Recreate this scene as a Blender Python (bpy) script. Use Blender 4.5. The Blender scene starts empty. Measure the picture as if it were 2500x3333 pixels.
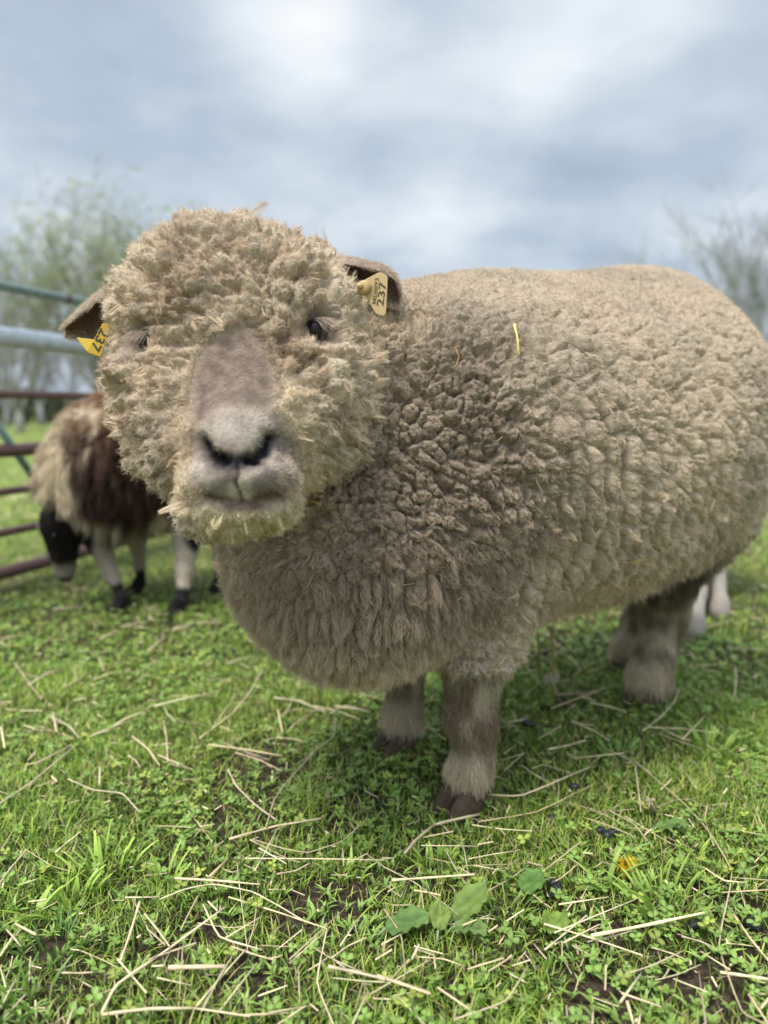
import bpy, math, random
import numpy as np
from mathutils import Vector, Matrix

random.seed(7); RNG = np.random.default_rng(7)
scene = bpy.context.scene
COL = scene.collection

# ------------------------------------------------------------------ camera
CAMH = 0.55; FPX = 2407.0; TILT = math.atan((1666.5-1330)/FPX)
cam_d = bpy.data.cameras.new('camera'); cam = bpy.data.objects.new('camera', cam_d); COL.objects.link(cam)
cam.location = (0, 0, CAMH); cam.rotation_euler = (math.pi/2-TILT, 0, 0)
cam_d.sensor_fit = 'VERTICAL'; cam_d.sensor_height = 36.0; cam_d.sensor_width = 27.0
cam_d.lens = 36.0*FPX/3333.0
cam_d.clip_start = 0.02; cam_d.clip_end = 2000
cam_d.dof.use_dof = True; cam_d.dof.focus_distance = 0.82; cam_d.dof.aperture_fstop = 2.7
scene.camera = cam
scene.render.resolution_x = 768; scene.render.resolution_y = 1024
scene.view_settings.view_transform = 'Standard'; scene.view_settings.look = 'None'
scene.view_settings.exposure = 0.45; scene.view_settings.gamma = 1.0

CAM = np.array([0, 0, CAMH]); FW = np.array([0, math.cos(TILT), -math.sin(TILT)])
UP = np.array([0, math.sin(TILT), math.cos(TILT)]); RT = np.array([1.0, 0, 0])
def ray(px, py): return FW + (px-1250)/FPX*RT + (1666.5-py)/FPX*UP
def at(px, py, d): return CAM + d*ray(px, py)
def ground_at(px, py, z=0.0):
    r = ray(px, py); return CAM + r*((z-CAMH)/r[2])

# ------------------------------------------------------------------ sky and sun
SUN_EL = math.radians(64); SUN_AZ = math.radians(-138)     # azimuth from +Y turning to +X: high on the camera's left
SUNDIR = Vector((math.sin(SUN_AZ)*math.cos(SUN_EL), math.cos(SUN_AZ)*math.cos(SUN_EL), math.sin(SUN_EL)))
world = bpy.data.worlds.new('World'); scene.world = world; world.use_nodes = True
wn = world.node_tree; wn.nodes.clear()
def N(nt, typ, **kw):
    n = nt.nodes.new(typ)
    for k, v in kw.items():
        if k.startswith('i_'):
            key = k[2:]; key = int(key) if key.isdigit() else key
            n.inputs[key].default_value = v
        else: setattr(n, k, v)
    return n
def L(nt, a, b): nt.links.new(a, b)
def math_n(nt, op, a, b=None, c=None):
    n = nt.nodes.new('ShaderNodeMath'); n.operation = op
    for i, v in enumerate((a, b, c)):
        if v is None: continue
        if hasattr(v, 'links'): nt.links.new(v, n.inputs[i])
        else: n.inputs[i].default_value = v
    return n.outputs[0]
def ramp(nt, fac, stops, interp='LINEAR'):
    n = nt.nodes.new('ShaderNodeValToRGB'); cr = n.color_ramp; cr.interpolation = interp
    while len(cr.elements) < len(stops): cr.elements.new(0.5)
    for e, (p, c) in zip(cr.elements, stops): e.position = p; e.color = (*c, 1)
    if fac is not None: nt.links.new(fac, n.inputs[0])
    return n.outputs[0]
geo = N(wn, 'ShaderNodeTexCoord')
sep = N(wn, 'ShaderNodeSeparateXYZ'); L(wn, geo.outputs['Generated'], sep.inputs[0])
zz = math_n(wn, 'ADD', math_n(wn, 'MAXIMUM', sep.outputs[2], 0.0), 0.22)
cx = math_n(wn, 'DIVIDE', sep.outputs[0], zz); cy = math_n(wn, 'DIVIDE', sep.outputs[1], zz)
cmb = N(wn, 'ShaderNodeCombineXYZ'); L(wn, cx, cmb.inputs[0]); L(wn, cy, cmb.inputs[1])
cmb.inputs[2].default_value = 1.3
n1 = N(wn, 'ShaderNodeTexNoise', i_Scale=1.5, i_Detail=4.0, i_Roughness=0.45, i_Distortion=0.3); L(wn, cmb.outputs[0], n1.inputs['Vector'])
n2 = N(wn, 'ShaderNodeTexNoise', i_Scale=4.2, i_Detail=3.0, i_Roughness=0.5); L(wn, cmb.outputs[0], n2.inputs['Vector'])
cf = math_n(wn, 'ADD', math_n(wn, 'ADD', math_n(wn, 'MULTIPLY', n1.outputs[0], 0.58), math_n(wn, 'MULTIPLY', n2.outputs[0], 0.30)), 0.05)
def bright(px, py, w, amp):
    d = ray(px, py); d = d/np.linalg.norm(d)
    dp = N(wn, 'ShaderNodeVectorMath', operation='DOT_PRODUCT'); L(wn, geo.outputs['Generated'], dp.inputs[0]); dp.inputs[1].default_value = tuple(d)
    e = math_n(wn, 'DIVIDE', math_n(wn, 'SUBTRACT', dp.outputs['Value'], 1.0), w*w/2)
    return math_n(wn, 'MULTIPLY', math_n(wn, 'EXPONENT', e), amp)
for a in ((1850, 90, .13, .17), (1060, 20, .07, .14), (900, 250, .09, .07), (1420, 590, .05, .10), (120, 560, .12, .10),
          (1500, 860, .12, .07), (250, 400, .14, -.07), (1650, 400, .10, -.03), (1900, 720, .12, -.05)):
    cf = math_n(wn, 'ADD', cf, bright(*a))
cloud = ramp(wn, cf, [(0.34, (.40, .48, .58)), (0.46, (.50, .59, .70)), (0.54, (.62, .70, .79)), (0.66, (.82, .89, .95)), (0.78, (1.0, 1.0, 1.0))])
# an overcast sky is brighter overhead and round the veiled sun than near the horizon
def mrange(v, a, b, c, d):
    n = N(wn, 'ShaderNodeMapRange', interpolation_type='SMOOTHSTEP'); L(wn, v, n.inputs[0])
    for i, q in enumerate((a, b, c, d)): n.inputs[i+1].default_value = q
    return n.outputs[0]
gain = math_n(wn, 'MULTIPLY', mrange(sep.outputs[2], .50, .95, 1.0, 2.5), mrange(math_n(wn, 'MULTIPLY', sep.outputs[1], -1.0), -.15, .6, 1.0, 1.5))
bgc = N(wn, 'ShaderNodeBackground'); L(wn, cloud, bgc.inputs[0]); L(wn, math_n(wn, 'MULTIPLY', gain, 0.76), bgc.inputs[1])
sky = N(wn, 'ShaderNodeTexSky', sky_type='NISHITA', sun_disc=False)
sky.sun_elevation = SUN_EL; sky.sun_rotation = math.atan2(SUNDIR.x, SUNDIR.y)
bgs = N(wn, 'ShaderNodeBackground', i_Strength=0.08); L(wn, sky.outputs[0], bgs.inputs[0])
mixw = N(wn, 'ShaderNodeMixShader', i_0=0.93); L(wn, bgs.outputs[0], mixw.inputs[1]); L(wn, bgc.outputs[0], mixw.inputs[2])
L(wn, mixw.outputs[0], N(wn, 'ShaderNodeOutputWorld').inputs[0])
sun_d = bpy.data.lights.new('sun', 'SUN'); sun_d.energy = 2.6; sun_d.angle = math.radians(16); sun_d.color = (1, .95, .87)
sun = bpy.data.objects.new('sun', sun_d); COL.objects.link(sun)
sun.rotation_euler = SUNDIR.to_track_quat('Z', 'Y').to_euler()

# ------------------------------------------------------------------ numpy helpers
def nrm(v): return v/np.maximum(np.linalg.norm(v, axis=-1, keepdims=True), 1e-9)
def sstep(a, b, x):
    t = np.clip((x-a)/(b-a), 0, 1); return t*t*(3-2*t)
_tr = np.random.default_rng(99); _PT = _tr.permutation(4096).astype(np.int32); _RV = _tr.random((4096, 4)).astype(np.float32)
def hidx(ix, iy, iz, seed): return _PT[(_PT[(_PT[(ix+seed*131) & 4095]+iy) & 4095]+iz) & 4095]
def hsh(ix, iy, iz, seed): return _RV[hidx(ix, iy, iz, seed), 0]
def vnoise(p, seed=0):
    fl = np.floor(p); i = fl.astype(np.int32); f = (p-fl).astype(np.float32); u = f*f*(3-2*f); r = 0
    X0 = _PT[(i[..., 0]+seed*131) & 4095]; X1 = _PT[(i[..., 0]+1+seed*131) & 4095]
    for dx, X in ((0, X0), (1, X1)):
        wx = u[..., 0] if dx else 1-u[..., 0]
        for dy in (0, 1):
            wxy = wx*(u[..., 1] if dy else 1-u[..., 1]); Y = _PT[(X+i[..., 1]+dy) & 4095]+i[..., 2]
            r = r+wxy*((1-u[..., 2])*_RV[_PT[Y & 4095], 0]+u[..., 2]*_RV[_PT[(Y+1) & 4095], 0])
    return (r*2-1).astype(np.float64)
def fbm(p, o=3, seed=0):
    r = 0; a = 1.0; t = 0
    for k in range(o): r = r+a*vnoise(p*(2.03**k)+k*17.3, seed+k); t += a; a *= .5
    return r/t
def vfbm(p, o=2, seed=0): return np.stack([fbm(p, o, seed+11*k) for k in range(3)], -1)
def voro(q, seed=0):
    fl = np.floor(q); i = fl.astype(np.int32); f = (q-fl).astype(np.float32); n = q.shape[0]
    F1 = np.full(n, 9.0, np.float32); F2 = np.full(n, 9.0, np.float32); B = np.zeros(n, np.int8); k = 0; offs = []
    for dx in (-1, 0, 1):
        X = _PT[(i[:, 0]+dx+seed*131) & 4095]
        for dy in (-1, 0, 1):
            Y = _PT[(X+i[:, 1]+dy) & 4095]+i[:, 2]
            for dz in (-1, 0, 1):
                R = _RV[_PT[(Y+dz) & 4095]]; vx = R[:, 0]*.8+(dx+.1)-f[:, 0]; vy = R[:, 1]*.8+(dy+.1)-f[:, 1]; vz = R[:, 2]*.8+(dz+.1)-f[:, 2]
                d = vx*vx+vy*vy+vz*vz; m = d < F1; F2 = np.where(m, F1, np.minimum(F2, d)); F1 = np.where(m, d, F1); B[m] = k; k += 1; offs.append((dx, dy, dz))
    o = np.array(offs)[B]; R = _RV[hidx(i[:, 0]+o[:, 0], i[:, 1]+o[:, 1], i[:, 2]+o[:, 2], seed)]
    return np.sqrt(F1).astype(float), np.sqrt(F2).astype(float), (R[:, :3]*.8+.1+o-f).astype(float), R[:, 3]
def seg_dist(x, y, pts):
    best = np.full(x.shape, 9.0)
    for (ax, ay), (bx, by) in zip(pts[:-1], pts[1:]):
        dx, dy = bx-ax, by-ay; t = np.clip(((x-ax)*dx+(y-ay)*dy)/(dx*dx+dy*dy+1e-12), 0, 1)
        best = np.minimum(best, np.hypot(x-ax-t*dx, y-ay-t*dy))
    return best

# signed distance primitives
def s_ell(p, c, r, M=None):
    q = p-c
    if M is not None: q = q@M.T
    r = np.asarray(r); k0 = np.linalg.norm(q/r, axis=-1); k1 = np.linalg.norm(q/(r*r), axis=-1)
    return k0*(k0-1)/np.maximum(k1, 1e-6)
def s_cone(p, a, b, ra, rb):
    a = np.asarray(a, float); b = np.asarray(b, float); ab = b-a
    t = np.clip(((p-a)@ab)/(ab@ab), 0, 1); return np.linalg.norm(p-a-t[..., None]*ab, axis=-1)-(ra+(rb-ra)*t)
def smin(a, b, k):
    h = np.clip(.5+.5*(b-a)/k, 0, 1); return b*(1-h)+a*h-k*h*(1-h)

def surface_nets(f, lo, hi, h):
    lo = np.asarray(lo, float); n = np.ceil((np.asarray(hi)-lo)/h).astype(int)+1
    xs = [lo[k]+h*np.arange(n[k]) for k in range(3)]
    V = np.empty(tuple(n), np.float32); YZ = np.stack(np.meshgrid(xs[1], xs[2], indexing='ij'), -1).reshape(-1, 2)
    for i, x in enumerate(xs[0]):
        V[i] = f(np.concatenate([np.full((len(YZ), 1), x), YZ], 1)).reshape(n[1], n[2])
    S = V < 0
    cnt = sum(S[a:n[0]-1+a, b:n[1]-1+b, c:n[2]-1+c].astype(np.int8) for a in (0, 1) for b in (0, 1) for c in (0, 1))
    cells = np.argwhere((cnt > 0) & (cnt < 8)); idx = -np.ones(cnt.shape, np.int64); idx[tuple(cells.T)] = np.arange(len(cells))
    cor = [(a, b, c) for a in (0, 1) for b in (0, 1) for c in (0, 1)]
    cv = {k: V[cells[:, 0]+k[0], cells[:, 1]+k[1], cells[:, 2]+k[2]] for k in cor}
    acc = np.zeros((len(cells), 3)); num = np.zeros(len(cells))
    for k in cor:
        for ax in range(3):
            if k[ax]: continue
            k2 = list(k); k2[ax] = 1; k2 = tuple(k2); a, b = cv[k], cv[k2]; m = (a < 0) != (b < 0)
            t = np.where(m, a/np.where(m, a-b, 1), 0); q = np.tile(np.array(k, float), (len(cells), 1)); q[:, ax] += t
            acc += q*m[:, None]; num += m
    P = lo+h*(cells+acc/num[:, None]); Q = []
    for ax in range(3):
        sl0 = [slice(None)]*3; sl1 = [slice(None)]*3; sl0[ax] = slice(0, -1); sl1[ax] = slice(1, None)
        e = np.argwhere(S[tuple(sl0)] != S[tuple(sl1)]); u, w = (ax+1) % 3, (ax+2) % 3
        e = e[(e[:, u] > 0) & (e[:, w] > 0) & (e[:, u] < n[u]-1) & (e[:, w] < n[w]-1)]
        du = np.zeros(3, int); du[u] = 1; dw = np.zeros(3, int); dw[w] = 1
        q = np.stack([idx[tuple((e-du-dw).T)], idx[tuple((e-dw).T)], idx[tuple(e.T)], idx[tuple((e-du).T)]], -1)
        fl = S[tuple(e.T)]; q[~fl] = q[~fl][:, ::-1]; Q.append(q)
    return P, np.concatenate(Q)
def grad(f, p, e=1e-3):
    g = np.zeros_like(p)
    for k in ((1, -1, -1), (-1, -1, 1), (-1, 1, -1), (1, 1, 1)):
        k = np.array(k, float); g += k*f(p+k*e)[:, None]
    return g/(4*e)
def project(f, p, it=3):
    for _ in range(it):
        g = grad(f, p); d = f(p); p = p-np.clip(d, -.004, .004)[:, None]*g/np.maximum((g*g).sum(-1, keepdims=True), .2)
    return p
def subdiv(P, Q):
    n = len(P); E = np.concatenate([Q[:, [k, (k+1) % 4]] for k in range(4)]); E.sort(axis=1)
    key = E[:, 0]*(n+1)+E[:, 1]; u, inv = np.unique(key, return_inverse=True); a, b = u//(n+1), u % (n+1)
    P2 = np.concatenate([P, (P[a]+P[b])/2, P[Q].mean(1)]); m = len(Q); em = [n+inv[k*m:(k+1)*m] for k in range(4)]; c = n+len(u)+np.arange(m)
    return P2, np.concatenate([np.stack([Q[:, k], em[k], c, em[k-1]], -1) for k in range(4)])

def make_mesh(name, V, F, mat, parent=None, col=None, smooth=True, uv=None):
    V = np.asarray(V, np.float32); me = bpy.data.meshes.new(name); fs = F if isinstance(F, list) else [F]
    fs = [np.asarray(f, np.int32) for f in fs if len(f)]
    me.vertices.add(len(V)); me.vertices.foreach_set('co', V.ravel())
    me.loops.add(sum(f.size for f in fs)); me.loops.foreach_set('vertex_index', np.concatenate([f.ravel() for f in fs]))
    tot = np.concatenate([np.full(len(f), f.shape[1], np.int32) for f in fs]); st = np.concatenate([[0], np.cumsum(tot)[:-1]]).astype(np.int32)
    me.polygons.add(len(tot)); me.polygons.foreach_set('loop_start', st)
    try: me.polygons.foreach_set('loop_total', tot)
    except Exception: pass
    me.update(calc_edges=True)
    me.polygons.foreach_set('use_smooth', np.full(len(tot), smooth, dtype=bool))
    if col is not None:
        c = np.ones((len(V), 4), np.float32); c[:, :3] = np.clip(col, 0, 1)
        at_ = me.color_attributes.new('Col', 'FLOAT_COLOR', 'POINT'); at_.data.foreach_set('color', c.ravel())
    me.materials.append(mat); o = bpy.data.objects.new(name, me); COL.objects.link(o)
    if parent is not None: o.parent = parent
    return o
def tag(o, label=None, cat=None, group=None, kind=None):
    if label: o['label'] = label
    if cat: o['category'] = cat
    if group: o['group'] = group
    if kind: o['kind'] = kind
    return o
def empty(name, loc=(0, 0, 0)):
    o = bpy.data.objects.new(name, None); COL.objects.link(o); o.location = loc; o.empty_display_size = .05; return o
def recentre(o, loc):
    loc = Vector(loc); o.data.transform(Matrix.Translation(-loc)); o.location = loc; return o

def tube(pts, rads, n=8, cap=True):
    pts = np.asarray(pts, float); rads = np.broadcast_to(np.asarray(rads, float), (len(pts),)); T = nrm(np.gradient(pts, axis=0))
    a = np.array([0, 0, 1.0]) if abs(T[0][2]) < .9 else np.array([1.0, 0, 0]); V = []; u = nrm(np.cross(a, T[0]))
    for p, t, r in zip(pts, T, rads):
        u = nrm(u-t*(u@t)); w = np.cross(t, u)
        for k in range(n):
            an = 2*math.pi*k/n; V.append(p+r*(math.cos(an)*u+math.sin(an)*w))
    m = len(pts); F = [[i*n+k, i*n+(k+1) % n, (i+1)*n+(k+1) % n, (i+1)*n+k] for i in range(m-1) for k in range(n)]
    V = np.array(V)
    if cap:
        V = np.concatenate([V, pts[:1], pts[-1:]])
        F += [[m*n, (k+1) % n, k, k] for k in range(0)]
    T3 = [[m*n, (k+1) % n, k] for k in range(n)]+[[m*n+1, (m-1)*n+k, (m-1)*n+(k+1) % n] for k in range(n)] if cap else []
    return V, F, T3
class MB:
    def __init__(s): s.V = []; s.Q = []; s.T = []; s.C = []; s.n = 0
    def add(s, V, Q=(), T=(), col=None):
        V = np.asarray(V, float)
        if len(Q): s.Q.append(np.asarray(Q)+s.n)
        if len(T): s.T.append(np.asarray(T)+s.n)
        s.V.append(V); s.n += len(V); s.C.append(np.tile(np.asarray(col if col is not None else (.5, .5, .5), float), (len(V), 1)) if col is None or np.ndim(col) == 1 else col)
    def tube(s, pts, r, n=8, col=None): V, Q, T = tube(pts, r, n); s.add(V, Q, T, col)
    def build(s, name, mat, parent=None, smooth=True):
        F = []
        if s.Q: F.append(np.concatenate(s.Q))
        if s.T: F.append(np.concatenate(s.T))
        return make_mesh(name, np.concatenate(s.V), F, mat, parent, np.concatenate(s.C), smooth)

# ------------------------------------------------------------------ materials
def mat_attr(name, rough=.9, spec=.1, trans=0.0, noise=(0, 0), bump=(0, 0), sheen=0.0, metal=0.0, tint=None):
    m = bpy.data.materials.new(name); m.use_nodes = True; nt = m.node_tree; b = nt.nodes['Principled BSDF']
    b.inputs['Roughness'].default_value = rough; b.inputs['Specular IOR Level'].default_value = spec
    b.inputs['Sheen Weight'].default_value = sheen; b.inputs['Metallic'].default_value = metal
    at_ = N(nt, 'ShaderNodeAttribute', attribute_name='Col'); c = at_.outputs['Color']
    tc = N(nt, 'ShaderNodeTexCoord')
    if noise[0]:
        no = N(nt, 'ShaderNodeTexNoise', i_Scale=noise[0], i_Detail=4.0, i_Roughness=.65); L(nt, tc.outputs['Object'], no.inputs['Vector'])
        mr = N(nt, 'ShaderNodeMapRange'); L(nt, no.outputs[0], mr.inputs[0]); mr.inputs[1].default_value = .25; mr.inputs[2].default_value = .75
        mr.inputs[3].default_value = 1-noise[1]; mr.inputs[4].default_value = 1+noise[1]
        mx = N(nt, 'ShaderNodeVectorMath', operation='SCALE'); L(nt, c, mx.inputs[0]); L(nt, mr.outputs[0], mx.inputs['Scale']); c = mx.outputs[0]
    L(nt, c, b.inputs['Base Color'])
    if bump[0]:
        nb = N(nt, 'ShaderNodeTexNoise', i_Scale=bump[0], i_Detail=5.0, i_Roughness=.7); L(nt, tc.outputs['Object'], nb.inputs['Vector'])
        bp = N(nt, 'ShaderNodeBump', i_Strength=1.0, i_Distance=bump[1]); L(nt, nb.outputs[0], bp.inputs['Height']); L(nt, bp.outputs[0], b.inputs['Normal'])
    if trans:
        tr = N(nt, 'ShaderNodeBsdfTranslucent'); L(nt, c, tr.inputs[0]); ms = N(nt, 'ShaderNodeMixShader', i_0=trans)
        L(nt, b.outputs[0], ms.inputs[1]); L(nt, tr.outputs[0], ms.inputs[2]); L(nt, ms.outputs[0], nt.nodes['Material Output'].inputs[0])
    return m
M_skin = mat_attr('fleece_underlayer', 1.0, .0, 0, (260, .22), (420, .004), .1)
M_fibre = mat_attr('wool_fibre', .9, .08, .16)
M_hair = mat_attr('short_hair', .75, .15, .15)
M_eye = mat_attr('eye_gloss', .10, .22)
M_horn = mat_attr('hoof_horn', .8, .12, 0, (90, .3), (120, .002))
M_leaf = mat_attr('leaf', .45, .4, .28)
M_broad = mat_attr('broad_leaf', .6, .3, .30, (70, .30), (130, .0022))
M_straw = mat_attr('straw', .55, .3, .12, (400, .12))
M_plastic = mat_attr('tag_plastic', .38, .4, .1, (60, .06))
M_ink = mat_attr('ink', .6, .2)
M_wood = mat_attr('bark', .9, .1, 0, (12, .25), (25, .01))
M_pellet = mat_attr('pellet', .22, .6, 0, (300, .3), (250, .0015))
M_pipe = mat_attr('painted_pipe', .5, .4, 0, (35, .25), (90, .001))

# ------------------------------------------------------------------ ground
def soil(x, y):
    """0 = turf, 1 = bare soil"""
    p = np.stack([x*5.5, y*5.5, np.zeros_like(x)], -1)
    s = sstep(.33, .50, fbm(p, 3, 5))*.8
    for (px, py, r) in PATCH:
        g = ground_at(px, py); d = np.hypot(x-g[0], (y-g[1]))/r
        s = np.maximum(s, sstep(1.25, .55, d+.35*vnoise(np.stack([x*30, y*30, 0*x], -1), 9)))
    return s
PATCH = [(640, 3080, .045), (800, 3200, .04), (1060, 2960, .055), (150, 3090, .04), (1330, 2870, .03), (1990, 3040, .035), (2400, 2990, .05), (2330, 3250, .05),
         (1950, 3270, .04), (1250, 3050, .02), (2440, 3180, .05), (60, 3330, .04), (1190, 3000, .04)]
def gheight(x, y): return .006*fbm(np.stack([x*6, y*6, 0*x], -1), 3, 3)*np.clip(1.5-np.hypot(x, y)/6, 0, 1)
def ground_sheet():
    ax = np.concatenate([-np.geomspace(600, 1.6, 40), np.linspace(-1.55, 1.55, 150), np.geomspace(1.6, 600, 40)])
    ay = np.concatenate([-np.geomspace(300, .5, 20), np.linspace(.2, 3.2, 170), np.geomspace(3.25, 700, 50)])
    X, Y = np.meshgrid(ax, ay, indexing='ij'); x, y = X.ravel(), Y.ravel()
    z = gheight(x, y)+.004*soil(x, y)*fbm(np.stack([x*45, y*45, 0*x], -1), 3, 8)-.002
    n0, n1_ = len(ax), len(ay); i = np.arange(n0*n1_).reshape(n0, n1_)
    Q = np.stack([i[:-1, :-1], i[1:, :-1], i[1:, 1:], i[:-1, 1:]], -1).reshape(-1, 4)
    m = bpy.data.materials.new('turf_ground'); m.use_nodes = True; nt = m.node_tree; b = nt.nodes['Principled BSDF']
    b.inputs['Roughness'].default_value = 1; b.inputs['Specular IOR Level'].default_value = .05
    tc = N(nt, 'ShaderNodeTexCoord'); sp = N(nt, 'ShaderNodeVectorMath', operation='LENGTH'); L(nt, tc.outputs['Object'], sp.inputs[0])
    far = N(nt, 'ShaderNodeMapRange', interpolation_type='SMOOTHSTEP'); L(nt, sp.outputs['Value'], far.inputs[0]); far.inputs[1].default_value = 1.6; far.inputs[2].default_value = 5.0
    a = N(nt, 'ShaderNodeTexNoise', i_Scale=160.0, i_Detail=6.0, i_Roughness=.7); L(nt, tc.outputs['Object'], a.inputs['Vector'])
    sx = N(nt, 'ShaderNodeSeparateXYZ'); L(nt, tc.outputs['Object'], sx.inputs[0])
    off = N(nt, 'ShaderNodeMapRange', interpolation_type='SMOOTHSTEP'); L(nt, math_n(nt, 'SUBTRACT', math_n(nt, 'ABSOLUTE', sx.outputs[0]), math_n(nt, 'MULTIPLY', math_n(nt, 'MAXIMUM', sx.outputs[1], 0.0), .62)), off.inputs[0]); off.inputs[1].default_value = .30; off.inputs[2].default_value = .60
    farf = math_n(nt, 'MAXIMUM', far.outputs[0], math_n(nt, 'MULTIPLY', off.outputs[0], .85))
    so = ramp(nt, a.outputs[0], [(.3, (.022, .015, .011)), (.5, (.06, .043, .031)), (.7, (.15, .115, .085))])
    g = N(nt, 'ShaderNodeTexNoise', i_Scale=2.2, i_Detail=8.0, i_Roughness=.7); L(nt, tc.outputs['Object'], g.inputs['Vector'])
    gr = ramp(nt, g.outputs[0], [(.32, (.15, .20, .065)), (.5, (.25, .30, .10)), (.62, (.34, .36, .15)), (.74, (.44, .39, .24))])
    mx = N(nt, 'ShaderNodeMix', data_type='RGBA'); L(nt, farf, mx.inputs[0]); L(nt, so, mx.inputs[6]); L(nt, gr, mx.inputs[7]); L(nt, mx.outputs[2], b.inputs['Base Color'])
    bp = N(nt, 'ShaderNodeBump', i_Strength=.8, i_Distance=.006); L(nt, a.outputs[0], bp.inputs['Height']); L(nt, bp.outputs[0], b.inputs['Normal'])
    o = make_mesh('ground', np.stack([x, y, z], -1), Q, m); tag(o, kind='structure')
ground_sheet()

def blades(pos, h, w, lean, az, col, segs=3, faceaz=None, blunt=0.0):
    """many grass blades as one ribbon mesh"""
    n = len(pos); t = np.linspace(0, 1, segs+1); dirv = np.stack([np.cos(az), np.sin(az), 0*az], -1)
    fa = az+math.pi/2 if faceaz is None else faceaz
    side = np.stack([np.cos(fa), np.sin(fa), 0*fa], -1); V = []; C = []
    for k, tt in enumerate(t):
        c = pos+dirv*(lean*h*tt**1.6)[:, None]+np.array([0, 0, 1])*(h*tt*(1-.35*lean*tt))[:, None]
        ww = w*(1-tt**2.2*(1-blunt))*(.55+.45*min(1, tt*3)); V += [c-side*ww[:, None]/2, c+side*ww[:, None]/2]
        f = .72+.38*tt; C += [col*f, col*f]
    V = np.stack(V, 1).reshape(-1, 3); C = np.stack(C, 1).reshape(-1, 3); b = np.arange(n)[:, None]*(2*(segs+1))
    Q = np.concatenate([b+np.array([[2*k, 2*k+1, 2*k+3, 2*k+2]]) for k in range(segs)])
    return V, Q, C
GREENS = np.array([(.24, .39, .045), (.15, .28, .035), (.35, .50, .06), (.49, .62, .10), (.07, .15, .03), (.60, .52, .22)])
def wedge(n, y0, y1, power=1.0, extra=.35):
    u = RNG.random(n); y = (y0**(power+0)+u*(y1**power-y0**power))**(1/power); x = (RNG.random(n)*2-1)*(y*.62+extra); return x, y
def turf():
    mb = MB()
    # (count, y range, height, width)
    for n, y0, y1, pw, h0, w0 in ((165000, .42, 1.55, 1.6, .0195, .0018), (70000, 1.5, 3.6, 1.3, .024, .0032), (45000, 3.4, 9, 1.0, .035, .008), (26000, 8, 26, 1.0, .05, .022), (150000, 0, 6, 0, .026, .0042)):
        x, y = wedge(n, y0, y1, pw) if pw else (RNG.uniform(-4.5, 4.5, n), RNG.uniform(-1.2, 6, n))
        if not pw: k_ = (np.abs(x) > .60*y+.30) | (y < .42); x, y = x[k_], y[k_]; n = len(x)
        dens = fbm(np.stack([x*3.2, y*3.2, 0*x], -1), 2, 21); s = soil(x, y) if y0 < 3 else 0*x
        keep = RNG.random(n) > np.maximum(s*.90, .25*(dens < -.2)); x, y, dens = x[keep], y[keep], dens[keep]; n = len(x)
        clump = vnoise(np.stack([x*11, y*11, 0*x], -1), 31)
        h = h0*(.5+RNG.random(n)*.9)*(1+.55*np.clip(clump, -.5, 1)); w = w0*(.5+RNG.random(n)*.9)
        ci = GREENS[np.clip((RNG.random(n)**1.3*6).astype(int), 0, 5)]*(1+.22*dens)[:, None]*(.85+.3*RNG.random((n, 1)))
        dry = RNG.random(n) < .05; ci[dry] = np.array([.42, .35, .19])*(.7+.5*RNG.random((dry.sum(), 1)))
        pos = np.stack([x, y, gheight(x, y)-.002], -1)
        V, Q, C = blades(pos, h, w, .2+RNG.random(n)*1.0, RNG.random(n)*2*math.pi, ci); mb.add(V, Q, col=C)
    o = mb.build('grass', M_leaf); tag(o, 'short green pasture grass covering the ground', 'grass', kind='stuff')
turf()
def clover():
    n = 17000; x, y = wedge(n, .42, 2.1, 1.2); d = fbm(np.stack([x*4.3, y*4.3, 0*x], -1), 2, 77)
    k = (RNG.random(n) < .18+.95*sstep(-.25, .3, d)) & (RNG.random(n) > soil(x, y)*.8); x, y = x[k], y[k]; n = len(x)
    R = (.0030+.0038*RNG.random(n)); z = gheight(x, y)+.006+.016*RNG.random(n); rot = RNG.random(n)*6.28
    base = np.array([(.20, .31, .065)]); tiltx, tilty = (RNG.random(n)-.5)*.8, (RNG.random(n)-.5)*.8
    out = [(0, 0), (.35, .38), (.8, .55), (1.22, .42), (1.28, .12), (1.16, 0), (1.28, -.12), (1.22, -.42), (.8, -.55), (.35, -.38)]
    inn = [(.55, .22), (.8, .02), (.55, -.22)]
    Vs = []; Cs = []; Qs = []; Ts = []; off = 0
    tone = (.75+.55*RNG.random((n, 1)))*base*(1+.5*np.array([[1, .35, .2]])*(RNG.random((n, 1)) < .2))
    for l in range(3):
        a = rot+l*2.094+(RNG.random(n)-.5)*.25; ca, sa = np.cos(a), np.sin(a); cup = .10+.5*RNG.random(n)
        for j, (u, v) in enumerate([(0.62, 0)]+out):
            lx, ly = u*R, v*R; wx, wy = lx*ca-ly*sa, lx*sa+ly*ca
            wz = cup*np.abs(v)*R*.7+.15*u*R+wx*tiltx+wy*tilty-(.1*R if j == 0 else 0)
            Vs.append(np.stack([x+wx, y+wy, z+wz], -1)); Cs.append(tone*(1.45 if j == 0 else (.95 if j in (1,) else 1.0)))
    V = np.stack(Vs, 1).reshape(-1, 3); C = np.stack(Cs, 1).reshape(-1, 3); b = np.arange(n)[:, None]*33; T = []
    for l in range(3):
        for j in range(10): T.append(b+np.array([[11*l, 11*l+1+j, 11*l+1+(j+1) % 10]]))
    o = make_mesh('clover', V, np.concatenate(T), M_leaf, col=C); tag(o, 'low clover leaves growing among the grass', 'clover', kind='stuff')
clover()
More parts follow.
